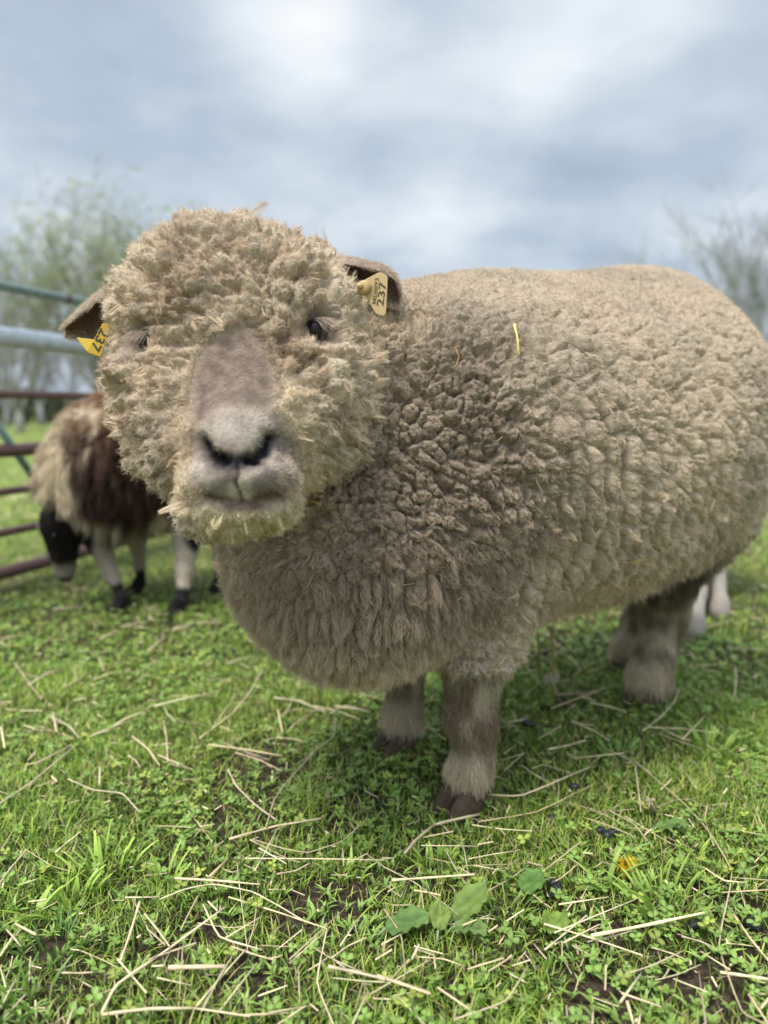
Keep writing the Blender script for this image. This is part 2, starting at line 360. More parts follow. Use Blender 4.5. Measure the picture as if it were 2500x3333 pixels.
def weeds():
    # small lanceolate weeds standing in the bare places
    n = 9000; x, y = wedge(n, .42, 1.7, 1.2); s = soil(x, y); k = RNG.random(n) < .25+.5*s; x, y = x[k], y[k]; n = len(x)
    m = 6; xx = np.repeat(x, m)+(RNG.random(n*m)-.5)*.004; yy = np.repeat(y, m)+(RNG.random(n*m)-.5)*.004; N_ = n*m
    h = .006+.009*RNG.random(N_); c = np.repeat((.7+.6*RNG.random((n, 1)))*np.array([[.34, .50, .12]]), m, 0)
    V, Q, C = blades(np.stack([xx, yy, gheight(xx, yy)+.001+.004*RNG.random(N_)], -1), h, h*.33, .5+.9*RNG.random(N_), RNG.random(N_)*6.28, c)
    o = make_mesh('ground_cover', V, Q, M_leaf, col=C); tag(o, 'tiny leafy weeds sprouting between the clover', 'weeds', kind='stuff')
    # crumbs of litter
    n = 7000; x, y = wedge(n, .42, 6.5, .9); az = RNG.random(n)*6.28; ln = .004+.02*RNG.random(n)**2*(1+y*.5); w = .0008+.0014*RNG.random(n)*(.6+.5*y)
    d = np.stack([np.cos(az), np.sin(az), (RNG.random(n)-.5)*.5], -1)*ln[:, None]; sd = np.stack([-np.sin(az), np.cos(az), 0*az], -1)*w[:, None]/2
    p = np.stack([x, y, gheight(x, y)+.004+.014*RNG.random(n)*(1+.25*y)], -1); up = np.array([0, 0, 1])*w[:, None]*.5
    V = np.stack([p-sd, p+up, p+sd, p+d-sd, p+d+up, p+d+sd], 1).reshape(-1, 3); b = np.arange(n)[:, None]*6
    Q = np.concatenate([b+np.array([[0, 1, 4, 3]]), b+np.array([[1, 2, 5, 4]])])
    c = np.repeat(np.array([[.78, .63, .40]])*(.45+.75*RNG.random((n, 1))), 6, 0)
    o = make_mesh('hay_litter', V, Q, M_straw, col=c); tag(o, 'broken bits of dry hay strewn through the turf', 'hay', kind='stuff')
weeds()

# ------------------------------------------------------------------ animals: shared builders
def sample_surface(P, Q, n, wfun):
    T = np.concatenate([Q[:, [0, 1, 2]], Q[:, [0, 2, 3]]]); a, b, c = P[T[:, 0]], P[T[:, 1]], P[T[:, 2]]
    ar = np.linalg.norm(np.cross(b-a, c-a), axis=1)*wfun((a+b+c)/3, nrm(np.cross(b-a, c-a))); cs = np.cumsum(ar)
    t = np.searchsorted(cs, RNG.random(n)*cs[-1]); t = np.minimum(t, len(T)-1); u = RNG.random((n, 1)); v = RNG.random((n, 1)); f = (u+v) > 1; u = np.where(f, 1-u, u); v = np.where(f, 1-v, v)
    return a[t]+u*(b[t]-a[t])+v*(c[t]-a[t])
def fibres(P, Nn, reg, name, mat, parent, segs=3):
    """short crimped fibres as thin tapering ribbons, gathered into staples"""
    n = len(P); Ln = (reg['len']*(.6+.8*RNG.random(n)))[:, None]; jit = RNG.normal(size=(n, 3))
    d0 = nrm(Nn*reg['lift'][:, None]+reg['comb']+jit*reg['jit'][:, None]); root = P-Nn*.0012
    tip = root+d0*Ln; D = reg['D']; D = D-Nn*(D*Nn).sum(-1, keepdims=True)
    tip = tip+(D+root+Nn*Ln*.9+reg['comb']*Ln*.6-tip)*(reg['cs']*(.5+.5*RNG.random(n)))[:, None]
    w = reg['w']*(.6+.8*RNG.random(n)); rnd = nrm(np.cross(tip-root, RNG.normal(size=(n, 3)))); prev = root; pts = []
    mid = root+Nn*Ln*.45+d0*Ln*.15
    for k in range(segs+1):
        t = k/segs; p = root*(1-t)**2+2*t*(1-t)*mid+t*t*tip
        if k: p = p+RNG.normal(size=(n, 3))*Ln*reg['crimp'][:, None]*(.4+t)
        pts.append(p)
    V = []; cv = []; cc = reg['col']*(1+(np.ones(n)*reg['cvar'])[:, None]*RNG.normal(size=(n, 1)))
    for k, p in enumerate(pts):
        t = k/segs; ww = (w*(1-.75*t))[:, None]/2; V += [p-rnd*ww, p+rnd*ww]; cv += [cc, cc]
    V = np.stack(V, 1).reshape(-1, 3); C = np.stack(cv, 1).reshape(-1, 3); b = np.arange(n)[:, None]*(2*(segs+1))
    Q = np.concatenate([b+np.array([[2*k, 2*k+1, 2*k+3, 2*k+2]]) for k in range(segs)])
    return make_mesh(name, V, Q, mat, parent, C)
def bump_from(F1, F2, e0=.0, sharp=5.0): return 1-np.exp(-np.clip(F2-F1-e0, 0, 9)*sharp)
def mix3(a, b, w): return a*(1-w[:, None])+b*w[:, None]

# ------------------------------------------------------------------ main sheep
G = dict(fn=ground_at(1520, 2625), ff=ground_at(1305, 2440), hn=ground_at(2105, 2290), hf=ground_at(2050, 2185))
fm = (G['fn']+G['ff'])/2; hm = (G['hn']+G['hf'])/2; AX = nrm(hm-fm); LAT = np.array([AX[1], -AX[0], 0]); BL = np.linalg.norm(hm-fm)
def body(s, l, z): return np.array([fm[0], fm[1], 0])+AX*s+LAT*l+np.array([0, 0, z])
def loc(p): q = p-fm; return q@AX, q@LAT, p[..., 2]
BM = np.stack([AX, LAT, [0, 0, 1.0]])
rl = math.radians(3); hR = math.cos(rl)*RT+math.sin(rl)*UP; hU = -math.sin(rl)*RT+math.cos(rl)*UP; hF = -FW; HM = np.stack([hR, hU, hF])
HO = at(785, 1490, .68)
def hc(p): q = p-HO; return q@hR, q@hU, q@hF
def hp(px, py, d=.67): q = at(px, py, d)-HO; return (q@hR, q@hU)
E1c, E1r = at(768, 1056, .845), np.array([.119, .090, .112]); E2c, E2r = at(832, 1288, .845), np.array([.131, .106, .125])
legs = {}
for k, hip, r0 in (('fn', body(.01, .085, .33), .075), ('ff', body(.0, -.085, .33), .065), ('hn', body(BL-.02, .09, .36), .095), ('hf', body(BL+.0, -.09, .36), .085)):
    f = G[k]; fr = k[0] == 'f'
    if fr: legs[k] = [(hip, r0), (f+(hip-f)*[.4, .4, 0]+[0, 0, .225], .043), (f+AX*.005+[0, 0, .13], .0265), (f+AX*.012+[0, 0, .088], .0215), (f+AX*.003+[0, 0, .058], .0275)]
    else: legs[k] = [(hip, r0), (f+AX*.030+[0, 0, .25], .060), (f+AX*.055+[0, 0, .165], .036), (f+AX*.020+[0, 0, .09], .0295), (f+[0, 0, .055], .037)]
def leg_sdf(p, k):
    d = None
    for (a, ra), (b, rb) in zip(legs[k][:-1], legs[k][1:]):
        e = s_cone(p, a, b, ra, rb); d = e if d is None else smin(d, e, .02)
    return d
def sd_sheep(p):
    d = s_ell(p, body(.05, 0, .485), [.25, .205, .235], BM)
    d = smin(d, s_ell(p, body(BL*.52, 0, .493), [.34, .245, .258], BM), .10)
    d = smin(d, s_ell(p, body(BL-.055, 0, .525), [.20, .208, .252], BM), .14)
    d = smin(d, s_ell(p, body(-.122, -.018, .385), [.172, .183, .186], BM), .06)
    d = smin(d, s_cone(p, at(870, 1250, .93), body(.0, .0, .50), .125, .19), .05)
    for k in ('fn', 'ff', 'hn', 'hf'): d = smin(d, leg_sdf(p, k), .035)
    h = s_ell(p, E1c, E1r, HM); h = smin(h, s_ell(p, E2c, E2r, HM), .05); h = smin(h, s_ell(p, at(800, 1440, .785), [.088, .062, .083], HM), .05)
    h = smin(h, s_cone(p, at(752, 1110, .765), at(780, 1400, .725), .040, .045), .02)
    h = smin(h, s_ell(p, at(780, 1465, .725), [.043, .045, .066], HM), .022)
    h = smin(h, s_ell(p, at(722, 1556, .712), [.033, .026, .050], HM), .012)
    h = smin(h, s_ell(p, at(850, 1552, .712), [.033, .026, .050], HM), .012)
    h = smin(h, s_ell(p, at(790, 1645, .735), [.050, .020, .055], HM), .015)
    return smin(d, h, .022)
EYES = []
NOST = [[hp(*q) for q in ((657, 1438), (676, 1474), (708, 1496), (742, 1508))], [hp(*q) for q in ((879, 1420), (866, 1460), (838, 1487), (806, 1504))]]
PHIL = [hp(*q) for q in ((776, 1512), (772, 1560), (779, 1632))]
MOUTH = [hp(*q) for q in ((672, 1606), (715, 1628), (779, 1636), (845, 1628), (895, 1606))]
CREAM = np.array([.78, .62, .445]); FACE = np.array([.88, .715, .535]); GREY = np.array([.63, .53, .42]); DIRT = np.array([.29, .215, .155])
def woolinfo(P, Nn):
    n = len(P); s, l, z = loc(P); x, y, w_ = hc(P); z1 = np.zeros(n)
    kh = np.minimum(np.linalg.norm(((P-E1c)@HM.T)/E1r, axis=-1), np.linalg.norm(((P-E2c)@HM.T)/E2r, axis=-1))
    hfront = ((P-at(840, 1300, .95))@hF)
    H = sstep(1.22, 1.06, kh)*sstep(-.02, .03, hfront)
    wob = .18*fbm(P*38, 2, 51)
    cx_, cy_ = hp(785, 1500); em = np.hypot((x-cx_)/.0450, (y-cy_)/np.where(y > cy_, .050, .042))+wob*.4; Mz = sstep(1.18, .92, em)*(w_ > -.055)
    cx_, cy_ = hp(762, 1262, .70); eb = np.hypot((x-cx_)/(.035+.10*np.clip(cy_-y, -.03, .04)), (y-cy_)/.058)+wob; Br = sstep(1.25, .8, eb)*(w_ > -.16)
    cx_, cy_ = hp(785, 1670, .69); Ch = sstep(1.3, .7, np.hypot((x-cx_)/.060, (y-cy_)/.022))*(w_ > -.06)
    face = np.maximum(Mz, Br)
    H = np.maximum(H, sstep(1.7, 1.3, em)); H = np.maximum(H, sstep(1.9, 1.4, eb)*(w_ > -.16))
    near = sstep(2.1, 1.0, np.minimum(em, eb+.1))*(w_ > -.17)          # cropped wool around the bare face
    lg = np.min([leg_sdf(P, k) for k in legs], axis=0)
    Lg = sstep(.012, .004, lg)*np.where(s > .28, sstep(.27, .235, z), sstep(.215, .190, z))
    warp = vfbm(P*26, 2, 61)
    # staples: head curls, shoulder knots, flank columns, hanging chest locks
    loc3 = np.stack([s, l, z], -1)
    def cell(scale, wamp, seed, head=False):
        sc = np.asarray(scale); q = (P/sc if head else (loc3/sc))+warp*wamp/np.min(sc); F1, F2, D, Hh = voro(q, seed)
        D = D*sc if head else (D*sc)@BM; return F1, F2, D, Hh
    A1 = cell([.0235]*3, .013, 100, True); A2 = cell([.0098]*3, .005, 110, True)
    worm = sstep(0, .34, np.abs(vnoise(P*48+vfbm(P*24, 2, 62)*1.1, 63)))
    B1 = cell([.0185, .0185, .0165], .011, 120); B2 = cell([.0075]*3, .003, 130)
    C1 = cell([.034, .034, .034], .008, 140); C2 = cell([.017, .014, .0085], .003, 145)
    php = s/.034+.14*(z-.5)/.034+.45*fbm(P*6, 2, 141)+.22*vnoise(P*26, 142); php = php-np.floor(php); colp = sstep(0, .26, np.minimum(php, 1-php)+.03*vnoise(P*90, 143))**.7; COLD = ((.5-php)*.034)[:, None]*AX
    D1 = cell([.0165, .0165, .040], .006, 150)
    wf = sstep(-.10, .03, s+.05*vnoise(P*9, 70)+.12*(z-.5)); top = sstep(.60, .72, z+.02*vnoise(P*14, 71)); wf = wf*(1-.45*top)
    wc = sstep(.46, .30, z+.03*vnoise(P*11, 72))*(1-sstep(-.15, -.03, s))
    wbel = sstep(.34, .26, z)*sstep(.0, .1, s); wc = np.maximum(wc, wbel*.8)*(1-H)
    bA = .38*bump_from(A1[0], A1[1])+.20*bump_from(A2[0], A2[1], 0, 3.5)+.42*worm; w2 = vfbm(P*20, 2, 64)*.9; worm2 = sstep(0, .30, np.abs(vnoise(P*46+w2, 65)))
    bB = .36*bump_from(B1[0], B1[1])+.24*bump_from(B2[0], B2[1], 0, 3.5)+.40*worm2
    bC = .50*colp+.28*bump_from(C1[0], C1[1], 0, 6)+.10*bump_from(C2[0], C2[1], 0, 3)+.12*worm2; bD = .75*bump_from(D1[0], D1[1])+.25*bump_from(B2[0], B2[1])
    big = fbm(P*14, 2, 75)
    disp = bB*(.0240-.011*top); disp = disp*(1-wf)+wf*(bC*(.0300-.016*top)); disp = disp*(1-wc)+wc*bD*.021
    ph2 = s/.095+.5*fbm(P*4, 2, 144)+.3*vnoise(P*17, 145); ph2 = np.minimum(ph2-np.floor(ph2), np.ceil(ph2)-ph2)*.095; disp = disp-wf*(1-.6*top)*.009*np.exp(-(ph2/.004)**2)*sstep(-.3, .2, vnoise(P*7, 146))
    disp += (.006-.004*top)*big+.0022*fbm(P*95, 2, 76)
    hd = bA*.029+.015*fbm(P*24, 2, 77)+.006*fbm(P*70, 2, 78)
    hd = hd*(1-.72*near); hd = hd*(1-face)+face*.0005
    # cheeks part from the muzzle: a shallow gutter
    disp = disp*(1-H)+hd*H
    disp = disp*(1-Lg)+Lg*(.0070*fbm(P*np.array([48, 48, 24]), 3, 79)+.0028*bump_from(B2[0], B2[1]))
    D = np.where((H > .5)[:, None], .35*A1[2]+.45*A2[2], np.where((wc > .5)[:, None], D1[2], np.where((wf > .5)[:, None], .65*COLD+.35*C2[2], .6*B1[2]+.4*B2[2])))
    # carve nostrils, mouth, eye sockets
    x0_, y0_ = x, y; x = x+.0022*vnoise(P*110, 93)+.0010*vnoise(P*300, 95); y = y+.0022*vnoise(P*110, 94)+.0010*vnoise(P*300, 96)
    dn = np.minimum(seg_dist(x, y, NOST[0]), seg_dist(x, y, NOST[1])); dph = seg_dist(x, y, PHIL); dm = seg_dist(x, y, MOUTH); fr = (w_ > -.045).astype(float); x, y = x0_, y0_
    nrx = np.abs(x-hp(775, 1500)[0]); nw = .0042+.0022*sstep(.008, .017, nrx); gn = np.exp(-(dn/nw)**2)*fr; gp = np.exp(-(dph/.0022)**2)*fr; gm = np.exp(-(dm/.0030)**2)*fr
    disp = disp-.0125*gn-.0022*gp-.0035*gm
    ey = np.zeros(n); eyc = np.zeros(n)
    for c in EYES:
        de = np.linalg.norm(P-c, axis=-1); g = np.exp(-(de/.0155)**4); ey = np.maximum(ey, g); eyc = np.maximum(eyc, np.exp(-(de/.0215)**4)); disp = disp*(1-np.clip(np.exp(-(de/.021)**4)*1.2, 0, 1))-.006*np.exp(-(de/.013)**2)
    # ---- colour
    tone = fbm(P*9, 3, 81); fine = fbm(P*60, 2, 82)
    col = np.tile(CREAM, (n, 1)); col = mix3(col, np.tile(GREY, (n, 1)), np.clip(.25+.5*tone+.25*sstep(.45, .65, z), 0, .8))
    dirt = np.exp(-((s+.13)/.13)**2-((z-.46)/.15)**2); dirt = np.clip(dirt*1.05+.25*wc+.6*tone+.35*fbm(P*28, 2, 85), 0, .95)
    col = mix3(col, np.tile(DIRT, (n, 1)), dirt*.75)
    hc_ = mix3(np.tile(FACE, (n, 1)), np.tile([.48, .345, .235], (n, 1)), np.clip(.26+1.0*fbm(P*20, 2, 83)+.5*fine, 0, .9))
    hc_ = mix3(hc_, np.tile([.90, .74, .52], (n, 1)), sstep(2.0, 1.1, em)*.6)
    hc_ = mix3(hc_, np.tile(GREY, (n, 1)), sstep(.11, .16, x)*.6)
    col = mix3(col, hc_, H)
    legc = mix3(np.tile([.27, .20, .135], (n, 1)), np.tile([.66, .55, .40], (n, 1)), np.clip(.22+1.9*fbm(P*np.array([34, 34, 18]), 2, 84)+.5*sstep(.10, .05, z), 0, 1))
    legc = mix3(legc, np.tile([.66, .54, .39], (n, 1)), sstep(.10, .075, z)*.5); legc = mix3(legc, np.tile([.10, .075, .06], (n, 1)), sstep(.046, .030, z)*.8)
    col = mix3(col, legc, Lg)
    inner = np.clip(sstep(BL-.10, BL-.02, s)*sstep(.34, .29, z)*sstep(.215, .25, z), 0, 1)*np.clip(.3+1.2*fbm(P*24, 2, 86), 0, 1); col = mix3(col, np.tile([.07, .055, .045], (n, 1)), inner*.9)  # dark inner thigh: shade between belly and thigh painted into the wool colour
    dk = np.exp(-(np.linalg.norm(P-at(2115, 1860, 1.30), axis=-1)/.12)**4)*sstep(.36, .31, z)*sstep(-.35, .2, fbm(P*26, 2, 89)); col = mix3(col, np.tile([.085, .065, .05], (n, 1)), dk*.85)  # dark haunch wool, deepened with painted shade where thigh meets belly
    brc = mix3(np.tile([.45, .33, .255], (n, 1)), np.tile([.26, .185, .145], (n, 1)), np.clip(.5+fbm(P*130, 2, 87), 0, 1)); col = mix3(col, brc, Br)
    mz = mix3(np.tile([.78, .65, .53], (n, 1)), np.tile([.46, .35, .29], (n, 1)), np.clip(.42+1.6*fbm(P*70, 3, 88), 0, 1))
    cx_, cy_ = hp(770, 1400); mz = mix3(mz, np.tile([.68, .59, .49], (n, 1)), sstep(1.4, .4, np.hypot((x-cx_)/.032, (y-cy_)/.019))*np.clip(.45+.9*fbm(P*np.array([120, 120, 50]), 2, 98), 0, .9))
    cx_, cy_ = hp(790, 1310); mz = mix3(mz, np.tile([.62, .48, .37], (n, 1)), sstep(.25, 1.0, (y-cy_+.028)/.028)*.6)
    for q, r_ in (((712, 1600), .010), ((850, 1585), .012), ((690, 1530), .007), ((745, 1555), .006), ((880, 1540), .006)):
        a_, b_ = hp(*q); mz = mix3(mz, np.tile([.20, .16, .155], (n, 1)), sstep(1.3, .3, np.hypot((x-a_)/r_, (y-b_)/r_))*.55)
    a_, b_ = hp(775, 1508); mz = mix3(mz, np.tile([.07, .065, .07], (n, 1)), sstep(1.6, .3, np.hypot((x-a_)/.018, (y-b_)/.0085))*.95)
    mz = mix3(mz, np.tile([.012, .011, .014], (n, 1)), np.clip(1.3*np.exp(-(dn/(nw*1.15))**2)*1.0+.75*np.exp(-(dph/.0020)**2), 0, 1)*fr)
    col = mix3(col, mz, Mz)
    a_, b_ = hp(787, 1646); lip = sstep(1.2, .5, np.hypot((x-a_)/.024, (y-b_)/.0040))*fr; col = mix3(col, np.tile([.17, .10, .07], (n, 1)), np.maximum(lip*.8, np.clip(gm*1.0, 0, .75)))
    a_, b_ = hp(787, 1700, .70); col = mix3(col, np.tile([.86, .72, .47], (n, 1)), sstep(1.3, .6, np.hypot((x-a_)/.060, (y-b_)/.018))*H*.7*(1-lip))
    col = mix3(col, np.tile([.12, .088, .07], (n, 1)), np.clip(eyc*.9, 0, 1))
    # ---- fibre settings
    bare = np.maximum(face, ey**.7*0.9); one = np.ones(n)
    ln = .0052*one; ln = ln*(1-wf)+wf*.0044; ln = ln*(1-wc)+wc*.0095; ln = ln*(1-H)+H*.0046*(1-.15*near); ln = ln*(1-Lg)+Lg*(.0085+.007*sstep(.09, .06, z)); ln = ln*(1-bare)+bare*(.0042+.0025*Mz); ln = ln*(1-Ch*.3)
    rad = nrm(np.stack([x, y-.01, -.2+0*x], -1)@HM); grav = np.array([0, 0, -1.0])
    comb = np.tile(grav*.15, (n, 1)); comb = comb+wc[:, None]*grav*1.0+H[:, None]*(rad*.15-comb*.6)+Lg[:, None]*grav*1.9+(bare*1.3)[:, None]*rad
    swirl = vfbm(P*16, 1, 91)*(.55-.05*H)[:, None]*(1-bare)[:, None]*(1-.7*Lg)[:, None]; comb = comb+swirl
    lift = .95-.35*wc-.55*Lg-.55*bare
    cs = .55*one-.18*H+.12*wc; cs = cs*(1-bare)*(1-.25*Lg)
    jit = .40*one; jit = jit*(1-bare*.5); crimp = .15*one+.16*H; crimp = crimp*(1-bare*.7)*(1-.6*Lg)
    w = .00058*one; w = w*(1-bare*.20)
    return disp, dict(len=ln, D=D, cs=cs, comb=comb, lift=lift, jit=jit, crimp=crimp, w=w, col=col, cvar=.13+.20*bare, H=H, Lg=Lg, bare=bare, ey=ey)
P0, Q0 = surface_nets(sd_sheep, [-.36, .58, .018], [.95, 1.80, .84], .0065)
P0 = project(sd_sheep, P0, 3); P1, Q1 = subdiv(P0, Q0)
def to_px(P): q = P-CAM; d = q@FW; return 1250+FPX*(q@RT)/d, 1666.5-FPX*(q@UP)/d, d
def pick(P, px, py, r=9):
    u, v, d = to_px(P); m = np.hypot(u-px, v-py) < r
    if not m.any(): m = np.hypot(u-px, v-py) < r*4
    if not m.any(): return P[np.argmin(np.hypot(u-px, v-py))]
    i = np.where(m)[0]; return P[i[np.argmin(d[i])]]
EYES.extend([pick(P1, 484, 1108), pick(P1, 1035, 1068)])
P1 = project(sd_sheep, P1, 2); P2, Q2 = subdiv(P1, Q1); N2 = nrm(grad(sd_sheep, P2))
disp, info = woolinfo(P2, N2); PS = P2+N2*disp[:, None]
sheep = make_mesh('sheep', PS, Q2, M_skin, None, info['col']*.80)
tag(sheep, 'big woolly cream sheep facing the camera with yellow ear tags', 'sheep')
def wvis(c, nn): v = nrm(CAM-c); k = (v*nn).sum(-1); d = np.linalg.norm(CAM-c, axis=-1); return np.where(k < -.25, .12, 1.0)*np.clip(1.15/d, .5, 1.6)
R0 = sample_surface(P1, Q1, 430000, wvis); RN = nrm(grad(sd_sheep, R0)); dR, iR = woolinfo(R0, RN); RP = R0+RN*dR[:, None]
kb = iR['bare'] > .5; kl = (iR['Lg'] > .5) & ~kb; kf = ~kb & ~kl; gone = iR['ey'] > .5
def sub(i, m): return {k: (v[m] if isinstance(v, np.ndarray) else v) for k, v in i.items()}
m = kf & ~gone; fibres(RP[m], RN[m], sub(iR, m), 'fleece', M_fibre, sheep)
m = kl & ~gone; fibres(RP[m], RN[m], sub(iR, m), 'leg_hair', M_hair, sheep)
# the bare face needs many more, finer hairs
cF = at(775, 1350, .70)
def wface(c, nn): x, y, w_ = hc(c); return (np.linalg.norm(c-cF, axis=-1) < .13)*1.0
R0 = sample_surface(P1, Q1, 120000, wface); RN = nrm(grad(sd_sheep, R0)); dR, iR = woolinfo(R0, RN); m = (iR['bare'] > .12) & (iR['ey'] < .4) & (iR['col'].sum(1) > .12)
RP = R0+RN*dR[:, None]; fibres(RP[m], RN[m], sub(iR, m), 'face_hair', M_hair, sheep, 2)
# stray locks that stand out of the outline
def locks(P, Nn, info, n, name, ln, parent):
    i = RNG.choice(len(P), n, replace=False); per = 26; I = np.repeat(i, per); lk = (ln*(.5+RNG.random(n)))
    dirn = nrm(Nn[i]+.55*RNG.normal(size=(n, 3))+info['comb'][i]*.6); tip = dirn*lk[:, None]; bend = RNG.normal(size=(n, 3))*1.0*lk[:, None]
    base = P[I]-Nn[I]*.002+RNG.normal(size=(n*per, 3))*.0028; tp = P[I]+np.repeat(tip, per, 0)*(.7+.4*RNG.random((n*per, 1)))+RNG.normal(size=(n*per, 3))*.0007; bd = np.repeat(bend, per, 0)
    rnd = nrm(RNG.normal(size=(n*per, 3))); V = []; C = []; cc = info['col'][I]*(1.05+.12*RNG.normal(size=(n*per, 1)))
    for k in range(5):
        t = k/4; p = base*(1-t)+tp*t+bd*(4*t*(1-t))*.5+RNG.normal(size=(n*per, 3))*.0004; w = .00046*(1-.7*t)/2; V += [p-rnd*w, p+rnd*w]; C += [cc, cc]
    V = np.stack(V, 1).reshape(-1, 3); C = np.stack(C, 1).reshape(-1, 3); b = np.arange(n*per)[:, None]*10
    return make_mesh(name, V, np.concatenate([b+np.array([[2*k, 2*k+1, 2*k+3, 2*k+2]]) for k in range(4)]), M_fibre, parent, C)
m = (info['bare'] < .02) & (info['Lg'] < .1) & (info['H'] > .6); locks(PS[m], N2[m], sub(info, m), 420, 'curl_tufts', .0105, sheep)
m = (info['bare'] < .02) & (info['Lg'] < .1) & (info['H'] < .3) & (PS[:, 2] < .45); locks(PS[m], N2[m], sub(info, m), 1300, 'hanging_locks', .011, sheep)

# eyes with lids and lashes
def ball(c, r, n=16, sq=(1, 1, 1), M=np.eye(3)):
    V = [c+np.array([0, 0, r*sq[2]])@M]; 
    for i in range(1, n):
        for j in range(2*n):
            a, b = math.pi*i/n, math.pi*j/n; V.append(c+(np.array([math.sin(a)*math.cos(b)*sq[0], math.sin(a)*math.sin(b)*sq[1], math.cos(a)*sq[2]])*r)@M)
    V.append(c-np.array([0, 0, r*sq[2]])@M); m_ = 2*n; Q = [[1+i*m_+j, 1+(i+1)*m_+j, 1+(i+1)*m_+(j+1) % m_, 1+i*m_+(j+1) % m_] for i in range(n-2) for j in range(m_)]
    T = [[0, 1+j, 1+(j+1) % m_] for j in range(m_)]+[[len(V)-1, 1+(n-2)*m_+(j+1) % m_, 1+(n-2)*m_+j] for j in range(m_)]
    return np.array(V), Q, T
for k, c in enumerate(EYES):
    sgn = -1 if k == 0 else 1; nn = nrm(grad(sd_sheep, c[None]))[0]; e = MB(); ce = c-nn*.0055; e.add(*ball(ce, .0125), col=(.012, .010, .009)); eye = e.build('eye', M_eye, sheep)
    lid = MB()
    for up_ in (1, -1):
        rows = []
        for a in np.linspace(0, 1, 15):
            for b in np.linspace(0, 1, 4):
                th = math.pi*(a-.5)*.9; ph = up_*((.02 if up_ > 0 else .34)+b*.85); rows.append(ce+.0134*(math.sin(th)*hR*math.cos(ph)+math.cos(th)*math.cos(ph)*nn+math.sin(ph)*hU)*(1+.05*b))
        lid.add(rows, [[i*4+j, i*4+j+1, (i+1)*4+j+1, (i+1)*4+j] for i in range(14) for j in range(3)], col=(.10, .072, .058))
    lid.build('eyelid', M_skin, sheep)
    n = 75; t = RNG.random(n); root = ce+.0145*(np.outer(t*1.5-.55, hR)*sgn*.8+nn*.8+hU*.55)+RNG.normal(size=(n, 3))*.0012
    dr = nrm(hR*sgn*(.25+.7*t[:, None])-hU*(.55+.25*RNG.random((n, 1)))+nn*.75+.12*RNG.normal(size=(n, 3))); lnn = (.010+.008*RNG.random(n))[:, None]; V = []
    for q in range(5):
        tt = q/4; p = root+dr*lnn*tt-hU*lnn*.3*tt*tt; w = .0006*(1-.7*tt); V += [p-hR*w/2, p+hR*w/2]
    V = np.stack(V, 1).reshape(-1, 3); b = np.arange(n)[:, None]*10
    make_mesh('eyelashes', V, np.concatenate([b+np.array([[2*q, 2*q+1, 2*q+3, 2*q+2]]) for q in range(4)]), M_hair, eye, np.tile([.42, .33, .26], (len(V), 1)))

# ears: a cupped half tube tapering to the tip
def ear(pts, rad, phi0, phi1, name, parent, e1, e2, col, colin, mirror=False):
    pts = np.array(pts); nu, nv = 40, 30; tt = np.linspace(0, 1, nu); ti = tt*(len(pts)-1); i = np.minimum(ti.astype(int), len(pts)-2); f = (ti-i)[:, None]
    c = pts[i]*(1-f)+pts[i+1]*f
    for _ in range(6): c[1:-1] = (c[:-2]+2*c[1:-1]+c[2:])/4
    r = np.interp(tt, np.linspace(0, 1, len(rad)), rad); V = []; C = []
    for sgn in (1, 0):
        for k in range(nu):
            for v in np.linspace(0, 1, nv):
                ph = math.radians(phi0+(phi1-phi0)*v); rr = r[k]*(1.0+.05*math.sin(9*tt[k]+5*v)) - (0 if sgn else .0042*min(1, 3*(1-tt[k])+.25)*(math.sin(math.pi*min(max(v, .02), .98))**.4))
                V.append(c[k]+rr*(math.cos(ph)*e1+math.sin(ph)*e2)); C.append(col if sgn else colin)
    V = np.array(V); C = np.array(C); V = V+.0012*vfbm(V*90, 1, 5); m_ = nu*nv; Q = []
    for a in range(nu-1):
        for b in range(nv-1):
            q = [a*nv+b, a*nv+b+1, (a+1)*nv+b+1, (a+1)*nv+b]; Q.append(q); Q.append([m_+t for t in q[::-1]])
        for b in (0, nv-1): Q.append([a*nv+b, (a+1)*nv+b, m_+(a+1)*nv+b, m_+a*nv+b])
    for b in range(nv-1): Q.append([(nu-1)*nv+b, (nu-1)*nv+b+1, m_+(nu-1)*nv+b+1, m_+(nu-1)*nv+b])
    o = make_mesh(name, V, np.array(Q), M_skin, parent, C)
    # fuzz
    Qa = np.array(Q); R = sample_surface(V, Qa, 16000, lambda c_, n_: np.ones(len(c_))); j = [int(np.argmin(((V[:m_]-q)**2).sum(1))) for q in R[:1]]
    axis_c = c[np.clip(((R-c[0])@nrm(c[-1]-c[0])/np.linalg.norm(c[-1]-c[0])*(nu-1)).astype(int), 0, nu-1)]; Nn = nrm(R-axis_c); n = len(R)
    inner = np.linalg.norm(R-axis_c, axis=1) < np.interp(np.clip(((R-c[0])@nrm(c[-1]-c[0]))/np.linalg.norm(c[-1]-c[0]), 0, 1), tt, r)-.0022
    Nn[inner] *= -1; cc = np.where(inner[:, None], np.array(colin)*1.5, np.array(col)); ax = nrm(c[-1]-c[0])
    reg = dict(len=np.full(n, .006), D=np.zeros((n, 3)), cs=np.zeros(n), comb=np.tile(ax*1.2, (n, 1))+.5*vfbm(R*50, 1, 3), lift=np.full(n, .45), jit=np.full(n, .35), crimp=np.full(n, .05), w=np.full(n, .00038), col=cc, cvar=.15)
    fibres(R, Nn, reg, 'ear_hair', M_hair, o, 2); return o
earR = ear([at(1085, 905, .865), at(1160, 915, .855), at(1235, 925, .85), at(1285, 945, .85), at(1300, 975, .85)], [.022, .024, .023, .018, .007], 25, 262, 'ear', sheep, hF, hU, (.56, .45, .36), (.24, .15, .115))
tag(earR, 'ear with a pale tag seen face on')
